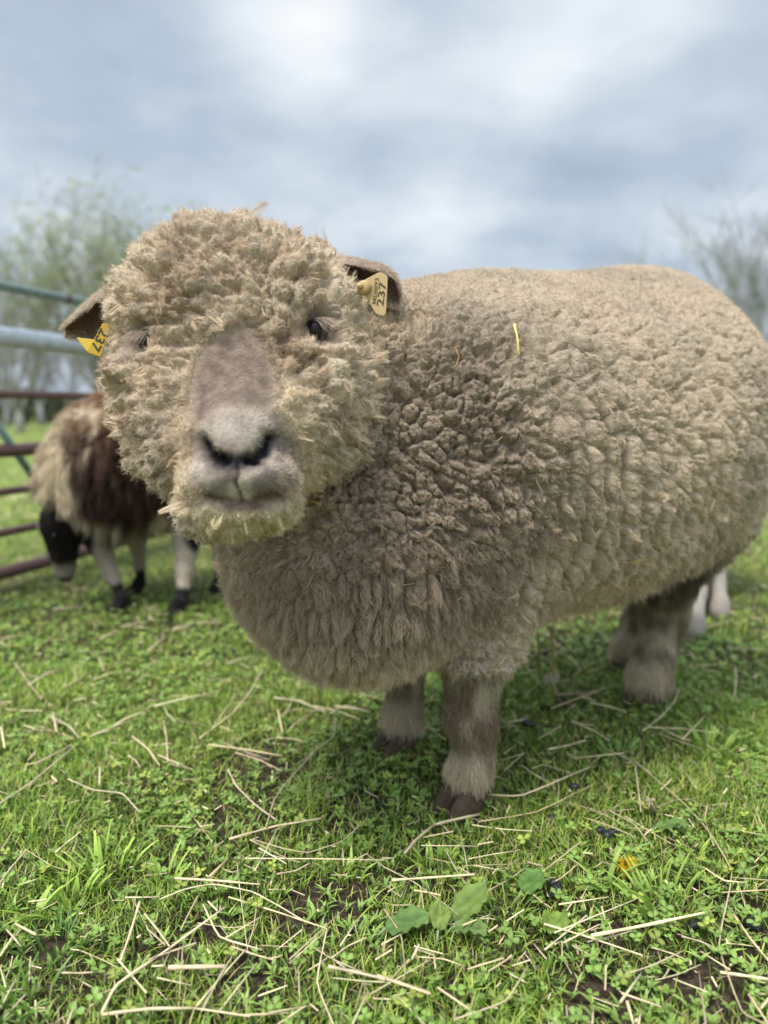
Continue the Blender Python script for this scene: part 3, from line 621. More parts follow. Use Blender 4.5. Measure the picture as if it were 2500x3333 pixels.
earL = ear([at(400, 1010, .84), at(340, 1030, .84), at(290, 1050, .84), at(250, 1068, .84), at(212, 1080, .84)], [.027, .0255, .020, .012, .005], 20, 262, 'ear', sheep, hF, hU, (.64, .53, .41), (.24, .14, .10))
tag(earL, 'ear with a bright yellow tag seen edge on')

def text_mesh(txt, origin, r_, u_, height, parent, name='ear_number', col=(.06, .05, .03), width=None, bold=.0):
    cu = bpy.data.curves.new('t', 'FONT'); cu.body = txt; cu.size = 1; cu.extrude = 0.0; cu.offset = bold; cu.align_x = 'CENTER'; cu.align_y = 'CENTER'
    ob = bpy.data.objects.new('t', cu); COL.objects.link(ob); bpy.context.view_layer.update(); me = bpy.data.meshes.new_from_object(ob.evaluated_get(bpy.context.evaluated_depsgraph_get()))
    v = np.zeros(len(me.vertices)*3); me.vertices.foreach_get('co', v); v = v.reshape(-1, 3); v -= (v.max(0)+v.min(0))/2; sc = height/(v[:, 1].max()-v[:, 1].min()); sx = sc if width is None else width/(v[:, 0].max()-v[:, 0].min())
    r_, u_ = nrm(np.asarray(r_)), np.asarray(u_); u_ = nrm(u_-r_*(u_@r_)); nn = np.cross(r_, u_); w = np.asarray(origin)+v[:, :1]*sx*r_+v[:, 1:2]*sc*u_
    T = [list(p.vertices) for p in me.polygons]; tr = [t for t in T if len(t) == 3]; qd = [t for t in T if len(t) == 4]
    bpy.data.objects.remove(ob); bpy.data.meshes.remove(me)
    return make_mesh(name, w, [f for f in (np.array(tr), np.array(qd)) if len(f)], M_ink, parent, np.tile(col, (len(w), 1)), False)
def slab(poly, thick, nn, mat, name, parent, col, bev=.0007):
    poly = np.array(poly, float); c = poly.mean(0); m_ = len(poly); inn = c+(poly-c)*(1-bev/np.linalg.norm(poly-c, axis=1, keepdims=True))
    V = np.concatenate([inn, poly-nn*bev*.6, poly-nn*(thick-bev*.6), inn-nn*thick, [c], [c-nn*thick]]); Q = []; T = []
    for k in range(m_):
        j = (k+1) % m_; Q += [[k+m_*r, j+m_*r, j+m_*(r+1), k+m_*(r+1)][::-1] for r in range(3)]; T += [[4*m_, k, j], [4*m_+1, 3*m_+j, 3*m_+k]]
    b = MB(); b.add(V, Q, T, col); return b.build(name, mat, parent, False)
def smooth_poly(pp, rad, n=5):
    pp = np.array(pp, float); out = []
    for k in range(len(pp)):
        a, b, c = pp[k-1], pp[k], pp[(k+1) % len(pp)]; r1 = min(rad, .45*np.linalg.norm(a-b)); r2 = min(rad, .45*np.linalg.norm(c-b)); p = b+nrm(a-b)*r1; q = b+nrm(c-b)*r2
        for t in np.linspace(0, 1, n): out.append((1-t)**2*p+2*t*(1-t)*b+t*t*q)
    return np.array(out)
tpx = [(1183, 912), (1237, 884), (1262, 899), (1256, 1018), (1250, 1030), (1222, 1022), (1188, 958)]
TD = .792
tw = [at(u, v, TD-.00009*(u-1180)) for u, v in smooth_poly(tpx, 9)]; nT = nrm(np.cross(at(1262, 899, TD-.0072)-at(1183, 912, TD), at(1222, 1022, TD-.0036)-at(1183, 912, TD))); nT = nT*np.sign(nT@hF)
tagR = slab(tw, .0016, nT, M_plastic, 'ear_tag', sheep, (.52, .375, .175)); tag(tagR, 'pale yellow plastic ear tag printed 237')
def tp(u, v): return at(u, v, TD-.00009*(u-1180))+nT*.0004
rd = tp(1249, 925)-tp(1241, 990); ud = tp(1215, 950)-tp(1245, 955)
text_mesh('237', tp(1242, 957), rd, ud, .0078, tagR, width=.0255, bold=.01); text_mesh('ME8893', tp(1223, 947), rd, ud, .0048, tagR, width=.0275, bold=.015, col=(.16, .12, .06))
text_mesh('UK', tp(1210, 935), rd, ud, .0035, tagR, width=.0065, col=(.34, .26, .12))
b = MB(); pc = at(1184, 936, .789); b.tube([pc-nT*.004, pc+nT*.001, pc+nT*.0035, pc+nT*.0045], [.0078, .0078, .0068, .0045], 24, (.50, .34, .14)); pin = b.build('tag_button', M_plastic, tagR)
b = MB(); b.tube([pc+nT*.0045-hR*.002, pc+nT*.009-hR*.0035], [.0034, .0022], 16, (.62, .46, .2)); b.build('pin', M_plastic, pin)
tw = [at(u, v, .775) for u, v in smooth_poly([(334, 1050), (362, 1062), (327, 1162), (283, 1147)], 6)]
tagL = slab(tw, .0016, hF, M_plastic, 'ear_tag', sheep, (.56, .36, .035)); tag(tagL, 'bright yellow plastic ear tag printed 237 seen at a slant')
tw = [at(u, v, .80) for u, v in smooth_poly([(248, 1098), (335, 1108), (300, 1150), (281, 1143)], 5)]
slab(tw, .0014, hF, M_plastic, 'tag_back', tagL, (.72, .50, .06))
o_ = at(325, 1107, .775)+hF*.0004; rd = at(312, 1136, .775)-at(344, 1076, .775); text_mesh('237', o_, rd, np.cross(hF, rd), .0105, tagL, width=.025, bold=.02)

# hooves: two horn claws each
def hoof(k, f, parent, sz=.0265, fwd=None, col=(.085, .06, .042)):
    fwd = -AX if fwd is None else fwd; side = np.array([fwd[1], -fwd[0], 0]); b = MB()
    for s_ in (-1, 1):
        V, Q, T = ball(np.zeros(3), 1.0, 12); z = V[:, 2]; q = V*np.array([1.25, .52, 1.35])*sz; q[:, 2] = np.maximum(q[:, 2], -.1*sz); q[:, 0] += .35*sz*(1-(q[:, 2]/sz).clip(0, 1.3)); c = f+fwd*sz*.35+side*s_*sz*.56+np.array([0, 0, .003])
        M = np.stack([fwd, side, [0, 0, 1.0]]); b.add(c+q@M, Q, T, col)
    return b.build('hoof', M_horn, parent)
for k in ('fn', 'ff', 'hn', 'hf'): hoof(k, G[k], sheep)
#PART3
# ------------------------------------------------------------------ the grazing brown sheep and the white sheep behind
def simple_animal(name, sdf, lo, hi, h, colf, dispf, n_f, flen, comb, label, sub_=1):
    P, Q = surface_nets(sdf, lo, hi, h); P = project(sdf, P, 3)
    for _ in range(sub_): P, Q = subdiv(P, Q)
    Nn = nrm(grad(sdf, P)); V = P+Nn*dispf(P)[:, None]; o = make_mesh(name, V, Q, M_skin, None, colf(P)*.9); tag(o, label, 'sheep')
    R = sample_surface(P, Q, n_f, wvis); Rn = nrm(grad(sdf, R)); n = len(R); R2 = R+Rn*dispf(R)[:, None]; wl = comb(R); F1, F2, D, Hh = voro(R/[.03, .03, .06]+vfbm(R*14, 1, 3)*.4, 9)
    reg = dict(len=flen*(.25+.75*wl), D=D*[.03, .03, .06], cs=.6*wl, comb=np.tile([0, 0, -1.1], (n, 1))+.5*vfbm(R*12, 1, 8), lift=.25+.4*wl, jit=np.full(n, .3), crimp=np.full(n, .06), w=np.full(n, .0013), col=colf(R), cvar=.12)
    fibres(R2, Rn, reg, 'fleece', M_fibre, o, 3); return o
FA, FB, FC, FD = ground_at(408, 1990), ground_at(462, 1930), ground_at(592, 2002), ground_at(720, 1935)
def Lg_(p, hip, f, r0, r1, r2):
    k = hip*.45+f*.55; return smin(s_cone(p, hip, k, r0, r1), smin(s_cone(p, k, f+[0, 0, .03], r1, r2), s_cone(p, f+[-.006, -.008, .038], f+[-.012, -.016, .018], r2*1.25, r2*1.35), .01), .02)
GB = [(at(500, 1470, 2.09), (.235, .17, .172)), (at(335, 1530, 2.04), (.125, .12, .145)), (at(660, 1455, 2.16), (.21, .16, .172))]
def sd_graze(p):
    d = s_ell(p, *GB[0])
    for c, r in GB[1:]: d = smin(d, s_ell(p, c, r), .07)
    d = smin(d, s_cone(p, at(290, 1520, 2.02), at(212, 1680, 2.0), .095, .058), .05)
    d = smin(d, s_cone(p, at(200, 1715, 2.0), at(212, 1862, 2.03), .050, .024), .03)
    d = smin(d, s_cone(p, at(170, 1690, 1.99), at(132, 1712, 1.99), .014, .009), .01)
    d = smin(d, Lg_(p, at(310, 1730, 2.06), FA, .040, .0150, .0130), .03); d = smin(d, Lg_(p, at(440, 1700, 2.16), FB, .038, .0140, .0125), .03)
    d = smin(d, Lg_(p, at(612, 1690, 2.06), FC, .050, .0185, .0145), .03); return smin(d, Lg_(p, at(720, 1680, 2.2), FD, .050, .018, .0145), .03)
HG = [at(200, 1715, 2.0), at(212, 1862, 2.03)]
def graze_body(p):
    d = s_ell(p, *GB[0])
    for c, r in GB[1:]: d = np.minimum(d, s_ell(p, c, r))
    return np.minimum(d, s_cone(p, at(290, 1520, 2.02), at(212, 1680, 2.0), .095, .055))
def col_graze(p):
    n = len(p); u, v, _ = to_px(p); x, y, z = p[:, 0], p[:, 1], p[:, 2]; st = np.stack([x*25, y*25, z*8], -1)+.5*vfbm(p*12, 1, 4)
    a = fbm(st, 2, 6); b_ = fbm(st*1.3+9, 2, 12); xr = (x+.88)/.42            # 0 at the chest, 1 at the flank
    c = mix3(np.tile([.10, .055, .04], (n, 1)), np.tile([.27, .145, .08], (n, 1)), sstep(.40, .56, z+.1*b_)); c = mix3(c, np.tile([.06, .035, .03], (n, 1)), sstep(-.1, .35, b_)*sstep(.5, .35, z))
    c = mix3(c, np.tile([.74, .62, .44], (n, 1)), sstep(.10, .26, a+.22*sstep(.34, .22, z)-.02)); c = mix3(c, np.tile([.66, .54, .38], (n, 1)), sstep(.20, .02, xr+.35*a)*sstep(.30, .38, z)*.8)
    leg = sstep(.012, .035, graze_body(p)); c = mix3(c, np.tile([.52, .44, .35], (n, 1)), leg); c = mix3(c, np.tile([.02, .018, .018], (n, 1)), leg*sstep(.085, .07, z+.012*a))
    hd = s_cone(p, HG[0], HG[1], .07, .045); hw = sstep(.03, .008, hd); c = mix3(c, np.tile([.018, .014, .014], (n, 1)), hw*sstep(1.0, .0, 0*x)*1.0)
    t = np.clip((p-HG[0])@(HG[1]-HG[0])/((HG[1]-HG[0])@(HG[1]-HG[0])), 0, 1.3); c = mix3(c, np.tile([.42, .37, .30], (n, 1)), hw*sstep(.62, .85, t+.1*a)*sstep(1.12, 1.0, t)*.8)
    erd = s_cone(p, at(170, 1690, 1.99), at(118, 1715, 1.99), .018, .012); c = mix3(c, np.tile([.5, .44, .38], (n, 1)), sstep(.008, .0, erd)*sstep(185, 160, u))
    c = mix3(c, np.tile([.02, .018, .02], (n, 1)), sstep(.05, .03, np.linalg.norm(p-at(648, 1750, 2.03), axis=-1))); return c
def wg(p): return sstep(.03, .008, graze_body(p))*sstep(.0, .03, s_cone(p, HG[0], HG[1], .07, .045))
def dg(p): F1, F2, D, H_ = voro(np.stack([p[:, 0]/.035, p[:, 1]/.035, p[:, 2]/.07], -1)+vfbm(p*12, 1, 5)*.5, 7); return wg(p)*(.024*bump_from(F1, F2)+.014*fbm(p*13, 2, 3))
gz = simple_animal('sheep', sd_graze, [-1.16, 1.6, .0], [-.02, 2.5, .72], .011, col_graze, dg, 60000, .035, wg, 'brown and cream spotted sheep grazing head down by the rail fence')
for f in (FA, FB, FC, FD): hoof('g', f+[-.012, -.016, 0], gz, .019, nrm(np.array([-.6, -.8, 0])), (.02, .018, .018))
e = MB(); e.add(*ball(at(178, 1745, 1.945), .008, 8), col=(.01, .01, .01)); e.build('eye', M_eye, gz)
WA, WB, WC, WD = ground_at(2262, 2070), ground_at(2345, 2005), ground_at(2120, 2010), ground_at(2180, 1985)
def sd_white(p):
    d = s_ell(p, at(2235, 1650, 2.22), [.20, .19, .165]); d = smin(d, s_ell(p, at(2120, 1560, 2.25), [.13, .14, .14]), .06); d = smin(d, s_cone(p, at(2080, 1480, 2.2), at(2010, 1520, 2.1), .06, .035), .04)
    for f, hx in ((WA, at(2265, 1790, 2.1)), (WB, at(2310, 1790, 2.2)), (WC, at(2130, 1780, 2.2)), (WD, at(2180, 1780, 2.3))): d = smin(d, Lg_(p, hx, f, .055, .026, .020), .03)
    return d
def ww_(p): return sstep(.17, .21, p[:, 2])
simple_animal('sheep', sd_white, [.45, 1.7, .0], [1.35, 2.7, .62], .012, lambda p: np.tile([.43, .38, .32], (len(p), 1))*(1+.1*fbm(p*20, 2, 4))[:, None], lambda p: ww_(p)*.012*fbm(p*30, 2, 6), 26000, .018, ww_, 'white sheep almost hidden behind the big sheep, only its pale hind legs showing')

# ------------------------------------------------------------------ fence
def gate_pt(t, z): g0 = ground_at(0, 1925); g0[2] = 0; return g0+np.array([.305, .952, 0])*t+np.array([0, 0, z])
fence = empty('rail_fence', tuple(gate_pt(-1.5, 0))); tag(fence, 'metal rail fence behind the grazing sheep, grey green top pipes above rusty red rails', 'fence')
def rail(name, z, r, col, t0=-1.5, t1=7.0, bumps=0, oval=1):
    b = MB(); ts = np.linspace(t0, t1, int((t1-t0)*(120 if bumps else 14))); pts = np.array([gate_pt(t, z) for t in ts]); rr = r*(1+bumps*vnoise(np.stack([ts*38, 0*ts, 0*ts], -1), 3)); b.tube(pts, rr, 14, col)
    o = b.build(name, M_pipe); o.parent = fence; o.matrix_parent_inverse = Matrix.Translation(-fence.location); return o
GRN = (.16, .21, .19); BLU = (.46, .50, .54); RED = (.13, .065, .055)
tr = rail('top_rail', .905, .0155, GRN, bumps=.06)
def zr(py): return CAMH+ (gate_pt(0, 0)[1]/FW[1])*0+0
def z_at(py):
    r = ray(0, py); g = gate_pt(0, 0); return CAMH+r[2]*g[1]/r[1]
tr.data.transform(Matrix.Translation((0, 0, z_at(915)-.905)))
o = rail('pipe_rail', z_at(1088), .030, BLU)
for y_, r_ in ((1282, .013), (1470, .021), (1606, .012), (1738, .013), (1868, .020)): rail('lower_rail', z_at(y_), r_, RED)
b = MB(); b.tube([gate_pt(t, z_at(915)) for t in (.355, .368)], .0172, 16, (.12, .065, .045)); o = b.build('clamp_ring', M_pipe); o.parent = tr
def postm(name, t, zt, col, r=.024, t2=None, zb=-.05):
    b = MB(); b.tube([gate_pt(t, zb), gate_pt(t if t2 is None else t2, zt)], r, 12, col); o = b.build(name, M_pipe); o.parent = fence; o.matrix_parent_inverse = Matrix.Translation(-fence.location)
postm('brace', .19, z_at(1290), (.20, .30, .26), .012, -.03, .30)
for t in (-1.5, 3.0, 5.0, 7.0): postm('post', t, .93, (.16, .10, .085))

# ------------------------------------------------------------------ far things: hedge, field edge and trees
def tree(label, base, height, spread, seed, twigs, leaf, lcol, bcol, levels=4, fan=.5, leaf_n=9000, lsize=.05, trunk_r=.16, nlimb=9, h0=.12, cat='tree', group=None, name='tree'):
    rg = np.random.default_rng(seed); base = np.array(base); root = empty(name, tuple(base)); tag(root, label, cat, group)
    tb = MB(); cb = MB(); tips = []; tb.tube([base*0-[0, 0, .2], np.array([.02, 0, height*h0*.6]), np.array([0, .03, height*h0*1.2])], [trunk_r*1.25, trunk_r, trunk_r*.85], 10, bcol)
    def br(p, d, ln, r, lev):
        pts = [p]; q = p.copy(); dd = d.copy()
        for k in range(5): dd = nrm(dd+rg.normal(size=3)*.13+np.array([0, 0, .07])); q = q+dd*ln/5; pts.append(q.copy())
        rad = np.linspace(r, r*.55, 6); (tb if lev < 2 else cb).tube(pts, rad, 6 if lev < 2 else 3, bcol); tips.extend([(pts[k], dd) for k in (2, 3, 4, 5)] if lev >= 2 else [])
        if lev < levels:
            for _ in range(3+(lev < 2)+twigs*(lev >= 2)):
                k = rg.integers(2, 6); nd = nrm(dd+rg.normal(size=3)*[.55, .55, .35]+np.array([0, 0, .12])); br(pts[k], nd, ln*(.50+.22*rg.random()), r*.5, lev+1)
    for k in range(nlimb):
        a = 2*math.pi*k/nlimb+rg.random()*.6; o_ = fan*(.35+.9*rg.random()); d = nrm(np.array([math.cos(a)*o_, math.sin(a)*o_, 1.0])); br(np.array([0, 0, height*h0*(.5+.7*rg.random())]), d, height*(.42+.12*rg.random()), trunk_r*.42, 0)
    t_ = tb.build('trunk', M_wood, root)
    if leaf:
        tp_ = np.array([t[0] for t in tips]); i = rg.integers(0, len(tp_), leaf_n); c = tp_[i]+rg.normal(size=(leaf_n, 3))*height*.022; u = nrm(rg.normal(size=(leaf_n, 3))); v = nrm(np.cross(u, rg.normal(size=(leaf_n, 3)))); s_ = lsize*(.5+rg.random((leaf_n, 1)))
        V = np.stack([c-u*s_*.5, c+v*s_*.3, c+u*s_*.6, c-v*s_*.3], 1).reshape(-1, 3); cc = np.repeat(np.array(lcol)*(.7+.6*rg.random((leaf_n, 1))), 4, 0); cb.add(V, np.arange(leaf_n*4).reshape(-1, 4), (), cc)
    cb.build('crown', M_leaf if leaf else M_wood, root); return root
def gb(px, d): p = at(px, 1330, d); p[2] = 0; return p
GL = (.40, .45, .24)
tree('spreading tree in thin pale green spring leaf, at the left', gb(370, 15.5), 4.75, 2, 3, 1, True, (.40, .45, .23), (.32, .30, .28), 4, .80, 6500, .075, .09, 17, .08)
tree('smaller half bare tree with a few green leaves, at the left frame edge', gb(60, 17), 4.3, 2, 8, 0, True, GL, (.33, .31, .30), 4, .6, 2200, .07, .10, 9, .10)
for k, (px, d, h, sd) in enumerate(((130, 24, 3.0, 11), (20, 22, 3.3, 12), (330, 26, 3.1, 13), (240, 30, 3.6, 14))):
    tree('leafless grey tree showing between the fence pipes on the left, beyond the spreading tree', gb(px, d), h, 1, sd, 1, False, None, (.30, .29, .30), 3, .4, 0, .05, .10, 7, .2, group='bare trees beyond the fence on the left')
tree('tall leafless grey tree behind the sheep rump, the right one of two', gb(2480, 17), 4.7, 1, 22, 1, False, None, (.36, .36, .37), 4, .40, 0, .05, .14, 10, .14)
tree('leafless grey tree behind the sheep rump, the left one of two', gb(2330, 21), 4.6, 1, 25, 0, False, None, (.35, .35, .36), 4, .5, 0, .05, .12, 8, .14)
def hedge():
    xs = np.linspace(-34, 34, 900); b = MB(); rg = np.random.default_rng(4); n = 60000; x = rg.uniform(-42, 42, n); base = 1.0+.45*fbm(np.stack([x*.22, 0*x, 0*x], -1), 2, 4)+.15*vnoise(np.stack([x*1.1, 0*x, 0*x], -1), 3)
    z = np.abs(rg.random(n))**.8*base; y = 27+rg.normal(size=n)*.5*(1.1-z/2.2)+.02*np.abs(x); c = np.stack([x, y, z], -1); u = nrm(rg.normal(size=(n, 3))); v = nrm(np.cross(u, rg.normal(size=(n, 3)))); s_ = .16*(.5+rg.random((n, 1)))
    V = np.stack([c-u*s_*.5, c+v*s_*.35, c+u*s_*.6, c-v*s_*.35], 1).reshape(-1, 3); tone = .8+.5*fbm(c*.7, 2, 9); cc = np.repeat(np.array([.085, .105, .055])*tone[:, None]*(.6+.8*rg.random((n, 1))), 4, 0)
    o = make_mesh('hedge', V, np.arange(n*4).reshape(-1, 4), M_leaf, col=cc); tag(o, 'dark blurred hedge along the far edge of the pasture', 'hedge')
hedge()

# ------------------------------------------------------------------ straw stalks, each its own thing
def q7(x, y): return (1250+x/1.3272, 2400+y/1.3272)
def q6(x, y): return (x/1.3272, 2400+y/1.3272)
def q5(x, y): return (1100+x/1.185, 1800+y/1.185)
def q4(x, y): return (x/1.3272, 1900+y/1.3272)
STRAW = []          # (list of px points, width mm, shade, label)
def A(f, w, *xy, sh=1.0, lab=None, z=.020): STRAW.append(([f(xy[i], xy[i+1]) for i in range(0, len(xy), 2)], w, sh, lab, z))
A(q7, 5.2, 895, 857, 1130, 812, 1382, 758, sh=1.15, lab='thick pale straw stalk lying just in front of the dandelion', z=.026)
A(q7, 3, 692, 806, 900, 868, 1118, 943, sh=1.05); A(q7, 2.6, 755, 722, 970, 690, sh=1.2); A(q7, 2.6, 735, 845, 1085, 700, sh=.95); A(q7, 2.6, 775, 888, 930, 808, sh=1.0)
A(q7, 3.6, 450, 248, 592, 255, 885, 130, sh=.95, lab='bent yellowish straw stalk pointing right from the near front hoof')
A(q7, 2.2, 405, 365, 660, 325, 915, 196, sh=.95); A(q7, 2.4, 380, 378, 500, 396, 640, 405, sh=1.1); A(q7, 2.2, 160, 467, 410, 470, sh=1.15)
A(q7, 3.0, 1063, 85, 1300, 288, 1400, 400, 1510, 580, 1440, 900, 1545, 1190, 1650, 1240, sh=.9, lab='very long zigzag straw stalk running down the right edge of the grass')
A(q7, 3.6, 1085, 120, 1098, 220, 1110, 322, sh=.8); A(q7, 2, 860, 345, 1000, 392, 1100, 437, sh=1.0); A(q7, 2.2, 965, 312, 1080, 372, 1165, 480, sh=.85); A(q7, 1.8, 1040, 340, 1130, 395, 1240, 460, sh=.9)
A(q7, 4.2, 35, 617, 200, 606, 392, 592, sh=1.05, lab='smooth tan straw stalk lying across the turf above the plantain leaves', z=.024)
A(q7, 5, -30, 1030, 90, 1070, 200, 1108, sh=1.0); A(q7, 4.6, 1452, 1015, 1560, 1030, 1680, 1048, sh=1.2, lab='thick pale straw stalk leaving the photo at its right edge'); A(q7, 2.4, 300, 1220, 530, 1142, 620, 990, sh=1.1)
A(q7, 2.4, 1368, 925, 1495, 1005, sh=1.05); A(q7, 3.6, 1510, 765, 1590, 880, 1670, 975, sh=1.0); A(q7, 2.4, 1600, 300, 1660, 445, sh=.95); A(q7, 2.2, 1395, 295, 1385, 355, 1425, 470, sh=.95); A(q7, 2.2, 1490, 392, 1660, 428, sh=1.0)
A(q7, 2.4, 1293, 138, 1350, 222, sh=.95); A(q7, 3, 820, 90, 1035, 68, sh=1.05); A(q7, 2.2, 1250, 1043, 1400, 1102, sh=1.0); A(q7, 2.6, 1025, 1105, 1200, 1165, sh=1.0); A(q7, 4, 1050, 1140, 1078, 1240, sh=1.0)
A(q7, 3, 1575, 1110, 1665, 1245, sh=.95); A(q7, 2.2, 648, 893, 702, 958, sh=1.0); A(q7, 3, 360, 1002, 518, 953, sh=1.1); A(q7, 2.4, 450, 1012, 555, 945, sh=1.0); A(q7, 3.6, 1020, 1145, 1105, 1028, sh=1.0)
A(q7, 2.6, 0, 742, 75, 850, 92, 1012, 82, 1055, sh=.75); A(q7, 2.2, 265, 485, 310, 570, 352, 632, sh=.95); A(q7, 6, 88, 502, 140, 440, 215, 378, sh=.78, lab='wide curled dry grass leaf below the near front hoof'); A(q7, 6, 215, 378, 320, 352, 412, 333, sh=.82)
A(q7, 3, 170, 432, 300, 406, sh=.9); A(q7, 2.4, 742, 620, 770, 605, 842, 543, sh=1.15); A(q7, 1.8, 388, 553, 525, 578, sh=1.1); A(q7, 2, 468, 590, 510, 543, sh=1.0); A(q7, 2.2, 850, 700, 882, 640, sh=1.0)
A(q7, 2.4, 1500, 605, 1670, 618, sh=.7); A(q7, 2.4, 1460, 670, 1670, 658, sh=.85); A(q7, 3, -10, 522, 40, 522, sh=1.1); A(q7, 2.6, 340, 812, 460, 765, sh=1.0); A(q7, 3, -10, 895, 85, 845, sh=1.0); A(q7, 2.4, 0, 560, 160, 640, 170, 740, sh=1.0)
A(q7, 1.8, 150, 640, 250, 710, 320, 765, sh=.95); A(q7, 4.6, 120, 960, 152, 895, sh=1.15); A(q7, 2, 215, 930, 222, 1000, sh=1); A(q7, 2.6, 900, 1240, 905, 1165, sh=1.0); A(q7, 2, 340, 555, 640, 545, sh=.6); A(q7, 1.8, 1180, 300, 1260, 270, 1365, 262, sh=.45)
A(q7, 2.2, 640, 45, 700, 110, 760, 150, sh=.7); A(q7, 1.6, 780, 280, 900, 310, 1090, 400, sh=.7); A(q7, 2.2, 1540, 130, 1620, 210, sh=.9); A(q7, 2.2, 1480, 400, 1560, 380, sh=.8); A(q7, 2.4, 1390, 1240, 1360, 1010, sh=.75); A(q7, 3, 230, 1080, 420, 1210, sh=1); A(q7, 2, 60, 1120, 180, 1245, sh=.9)
A(q7, 2.6, -60, 1110, 200, 960, sh=.95); A(q7, 2, 500, 100, 605, 70, sh=.9); A(q7, 2.4, 1640, 500, 1600, 540, sh=1); A(q7, 2.4, 1100, 1240, 1110, 1180, sh=.9); A(q7, 2.6, 940, 730, 955, 790, sh=1.2)
A(q6, 3, 988, 690, 1200, 755, 1412, 826, sh=1.12); A(q6, 4.2, 438, 1192, 500, 1068, 720, 920, 970, 735, sh=1.0, lab='long bent straw stalk rising from lower left to the bare soil'); A(q6, 4.6, 440, 1198, 640, 1172, 838, 1170, sh=1.1, lab='pale straw stalk lying level near the bottom left of the turf')
A(q6, 7.2, 728, 995, 850, 992, 972, 990, sh=1.18, lab='thickest pale straw stalk on the bare soil left of centre', z=.022); A(q6, 4, 603, 713, 565, 840, 522, 962, sh=1.12); A(q6, 3, 508, 958, 570, 1030, 632, 1103, sh=1.05); A(q6, 3, 625, 762, 680, 830, 732, 902, sh=1.15)
A(q6, 3, 878, 722, 945, 865, 1130, 918, sh=1.12); A(q6, 4, 738, 608, 930, 618, 1125, 636, sh=1.1); A(q6, 2.4, 1025, 523, 1340, 524, 1660, 530, sh=1.15); A(q6, 4.4, 990, 440, 1180, 385, 1387, 350, sh=.88, lab='brownish straw stalk lying across the clover below the chest'); A(q6, 3.6, 985, 140, 1020, 210, 1100, 290, 1200, 362, sh=1.05)
A(q6, 2.6, 1118, 478, 1238, 546, sh=1.2); A(q6, 2.2, 1022, 520, 1040, 690, 1070, 925, sh=1.0); A(q6, 2.2, 1110, 720, 1095, 830, 1068, 910, sh=1.0); A(q6, 3.2, 870, 1185, 940, 1050, 1030, 902, sh=.9, lab=None); A(q6, 3, 850, 1160, 950, 1040, 1060, 918, sh=1.0)
A(q6, 5, 1418, 990, 1540, 1015, 1665, 1045, sh=1.15, lab='pale straw stalk left of the round plantain leaves, cut off square'); A(q6, 2.4, 1412, 828, 1365, 1060, 1440, 1240, sh=1.05); A(q6, 3.6, 0, 945, 30, 900, 62, 850, sh=1.0); A(q6, 4.6, 65, 805, 155, 852, sh=1.12); A(q6, 3, 28, 830, 60, 865, 92, 905, sh=1.0)
A(q6, 2.4, 132, 948, 125, 1055, sh=1.1); A(q6, 2.6, 678, 1038, 828, 1072, sh=1.15); A(q6, 3, 848, 888, 740, 925, 640, 960, sh=.95); A(q6, 2.6, 1000, 903, 1090, 935, 1182, 962, sh=.95); A(q6, 2.6, 1115, 1118, 1242, 1072, sh=1.2); A(q6, 3, 950, 1180, 1110, 975, sh=.85); A(q6, 2.2, 1250, 975, 1405, 842, sh=.95)
A(q6, 3, 240, 497, 295, 450, 352, 405, sh=1.15); A(q6, 3, -10, 640, 50, 560, 112, 488, sh=1.0); A(q6, 4, -10, 292, 130, 200, 320, 40, sh=.9); A(q6, 4.6, 570, -5, 640, 50, 690, 122, sh=1.15); A(q6, 3, 680, 75, 735, 98, 800, 127, sh=1.1); A(q6, 4.6, 900, 32, 1060, 52, 1218, 80, sh=.95)
A(q6, 4.4, 432, 130, 430, 205, sh=1.1); A(q6, 3, 295, 180, 400, 228, 530, 240, 605, 325, sh=1.0); A(q6, 3.4, 1150, 385, 1185, 265, 1250, 180, 1400, 15, sh=.85); A(q6, 2, 1090, 440, 1230, 482, 1330, 500, 1480, 450, 1588, 348, sh=.85); A(q6, 2.6, 690, 700, 800, 655, 920, 632, 1090, 665, 1200, 725, 1312, 792, sh=.95, lab='arched thin straw stalk curving over the clover', z=.03)
A(q6, 2.4, 780, 835, 820, 750, 872, 658, sh=.95); A(q6, 2.6, 1100, 577, 1150, 490, 1195, 400, sh=.9); A(q6, 2.2, 540, 692, 692, 690, sh=1.1); A(q6, 5, 905, 603, 985, 525, sh=.9); A(q6, 2.4, 1055, 550, 1110, 575, sh=.8); A(q6, 1.8, 180, 745, 248, 710, sh=1); A(q6, 2.4, 1500, 545, 1590, 500, sh=.9); A(q6, 2.6, 970, 870, 1120, 780, sh=.9)
A(q6, 2.2, 1250, 960, 1500, 730, sh=.8); A(q6, 2.4, 1160, 1190, 1340, 1160, sh=1); A(q6, 3, 1060, 1200, 1250, 1190, sh=1); A(q6, 3, 840, 1170, 1080, 1205, sh=1.0); A(q6, 3, 1200, 1240, 1320, 1160, sh=.9); A(q6, 2.6, 1520, 1245, 1590, 1100, sh=.7); A(q6, 2.4, 1480, 480, 1485, 555, sh=.8); A(q6, 2.4, 1470, 900, 1550, 780, sh=.9); A(q6, 2, 490, 1020, 500, 1100, sh=.9)
A(q6, 3.2, 2, 1170, 70, 1040, sh=.85); A(q6, 2.6, 20, 1210, 110, 1110, sh=.9); A(q6, 2.2, 0, 990, 25, 1080, sh=1.0); A(q6, 2.2, 290, 1245, 330, 1130, sh=.8); A(q6, 2.2, 1290, 1010, 1295, 1150, sh=.85); A(q6, 1.8, 790, 900, 770, 1180, sh=.8); A(q6, 3, 1585, 505, 1660, 560, sh=.8); A(q6, 1.6, 1100, 490, 1300, 540, sh=1.0)
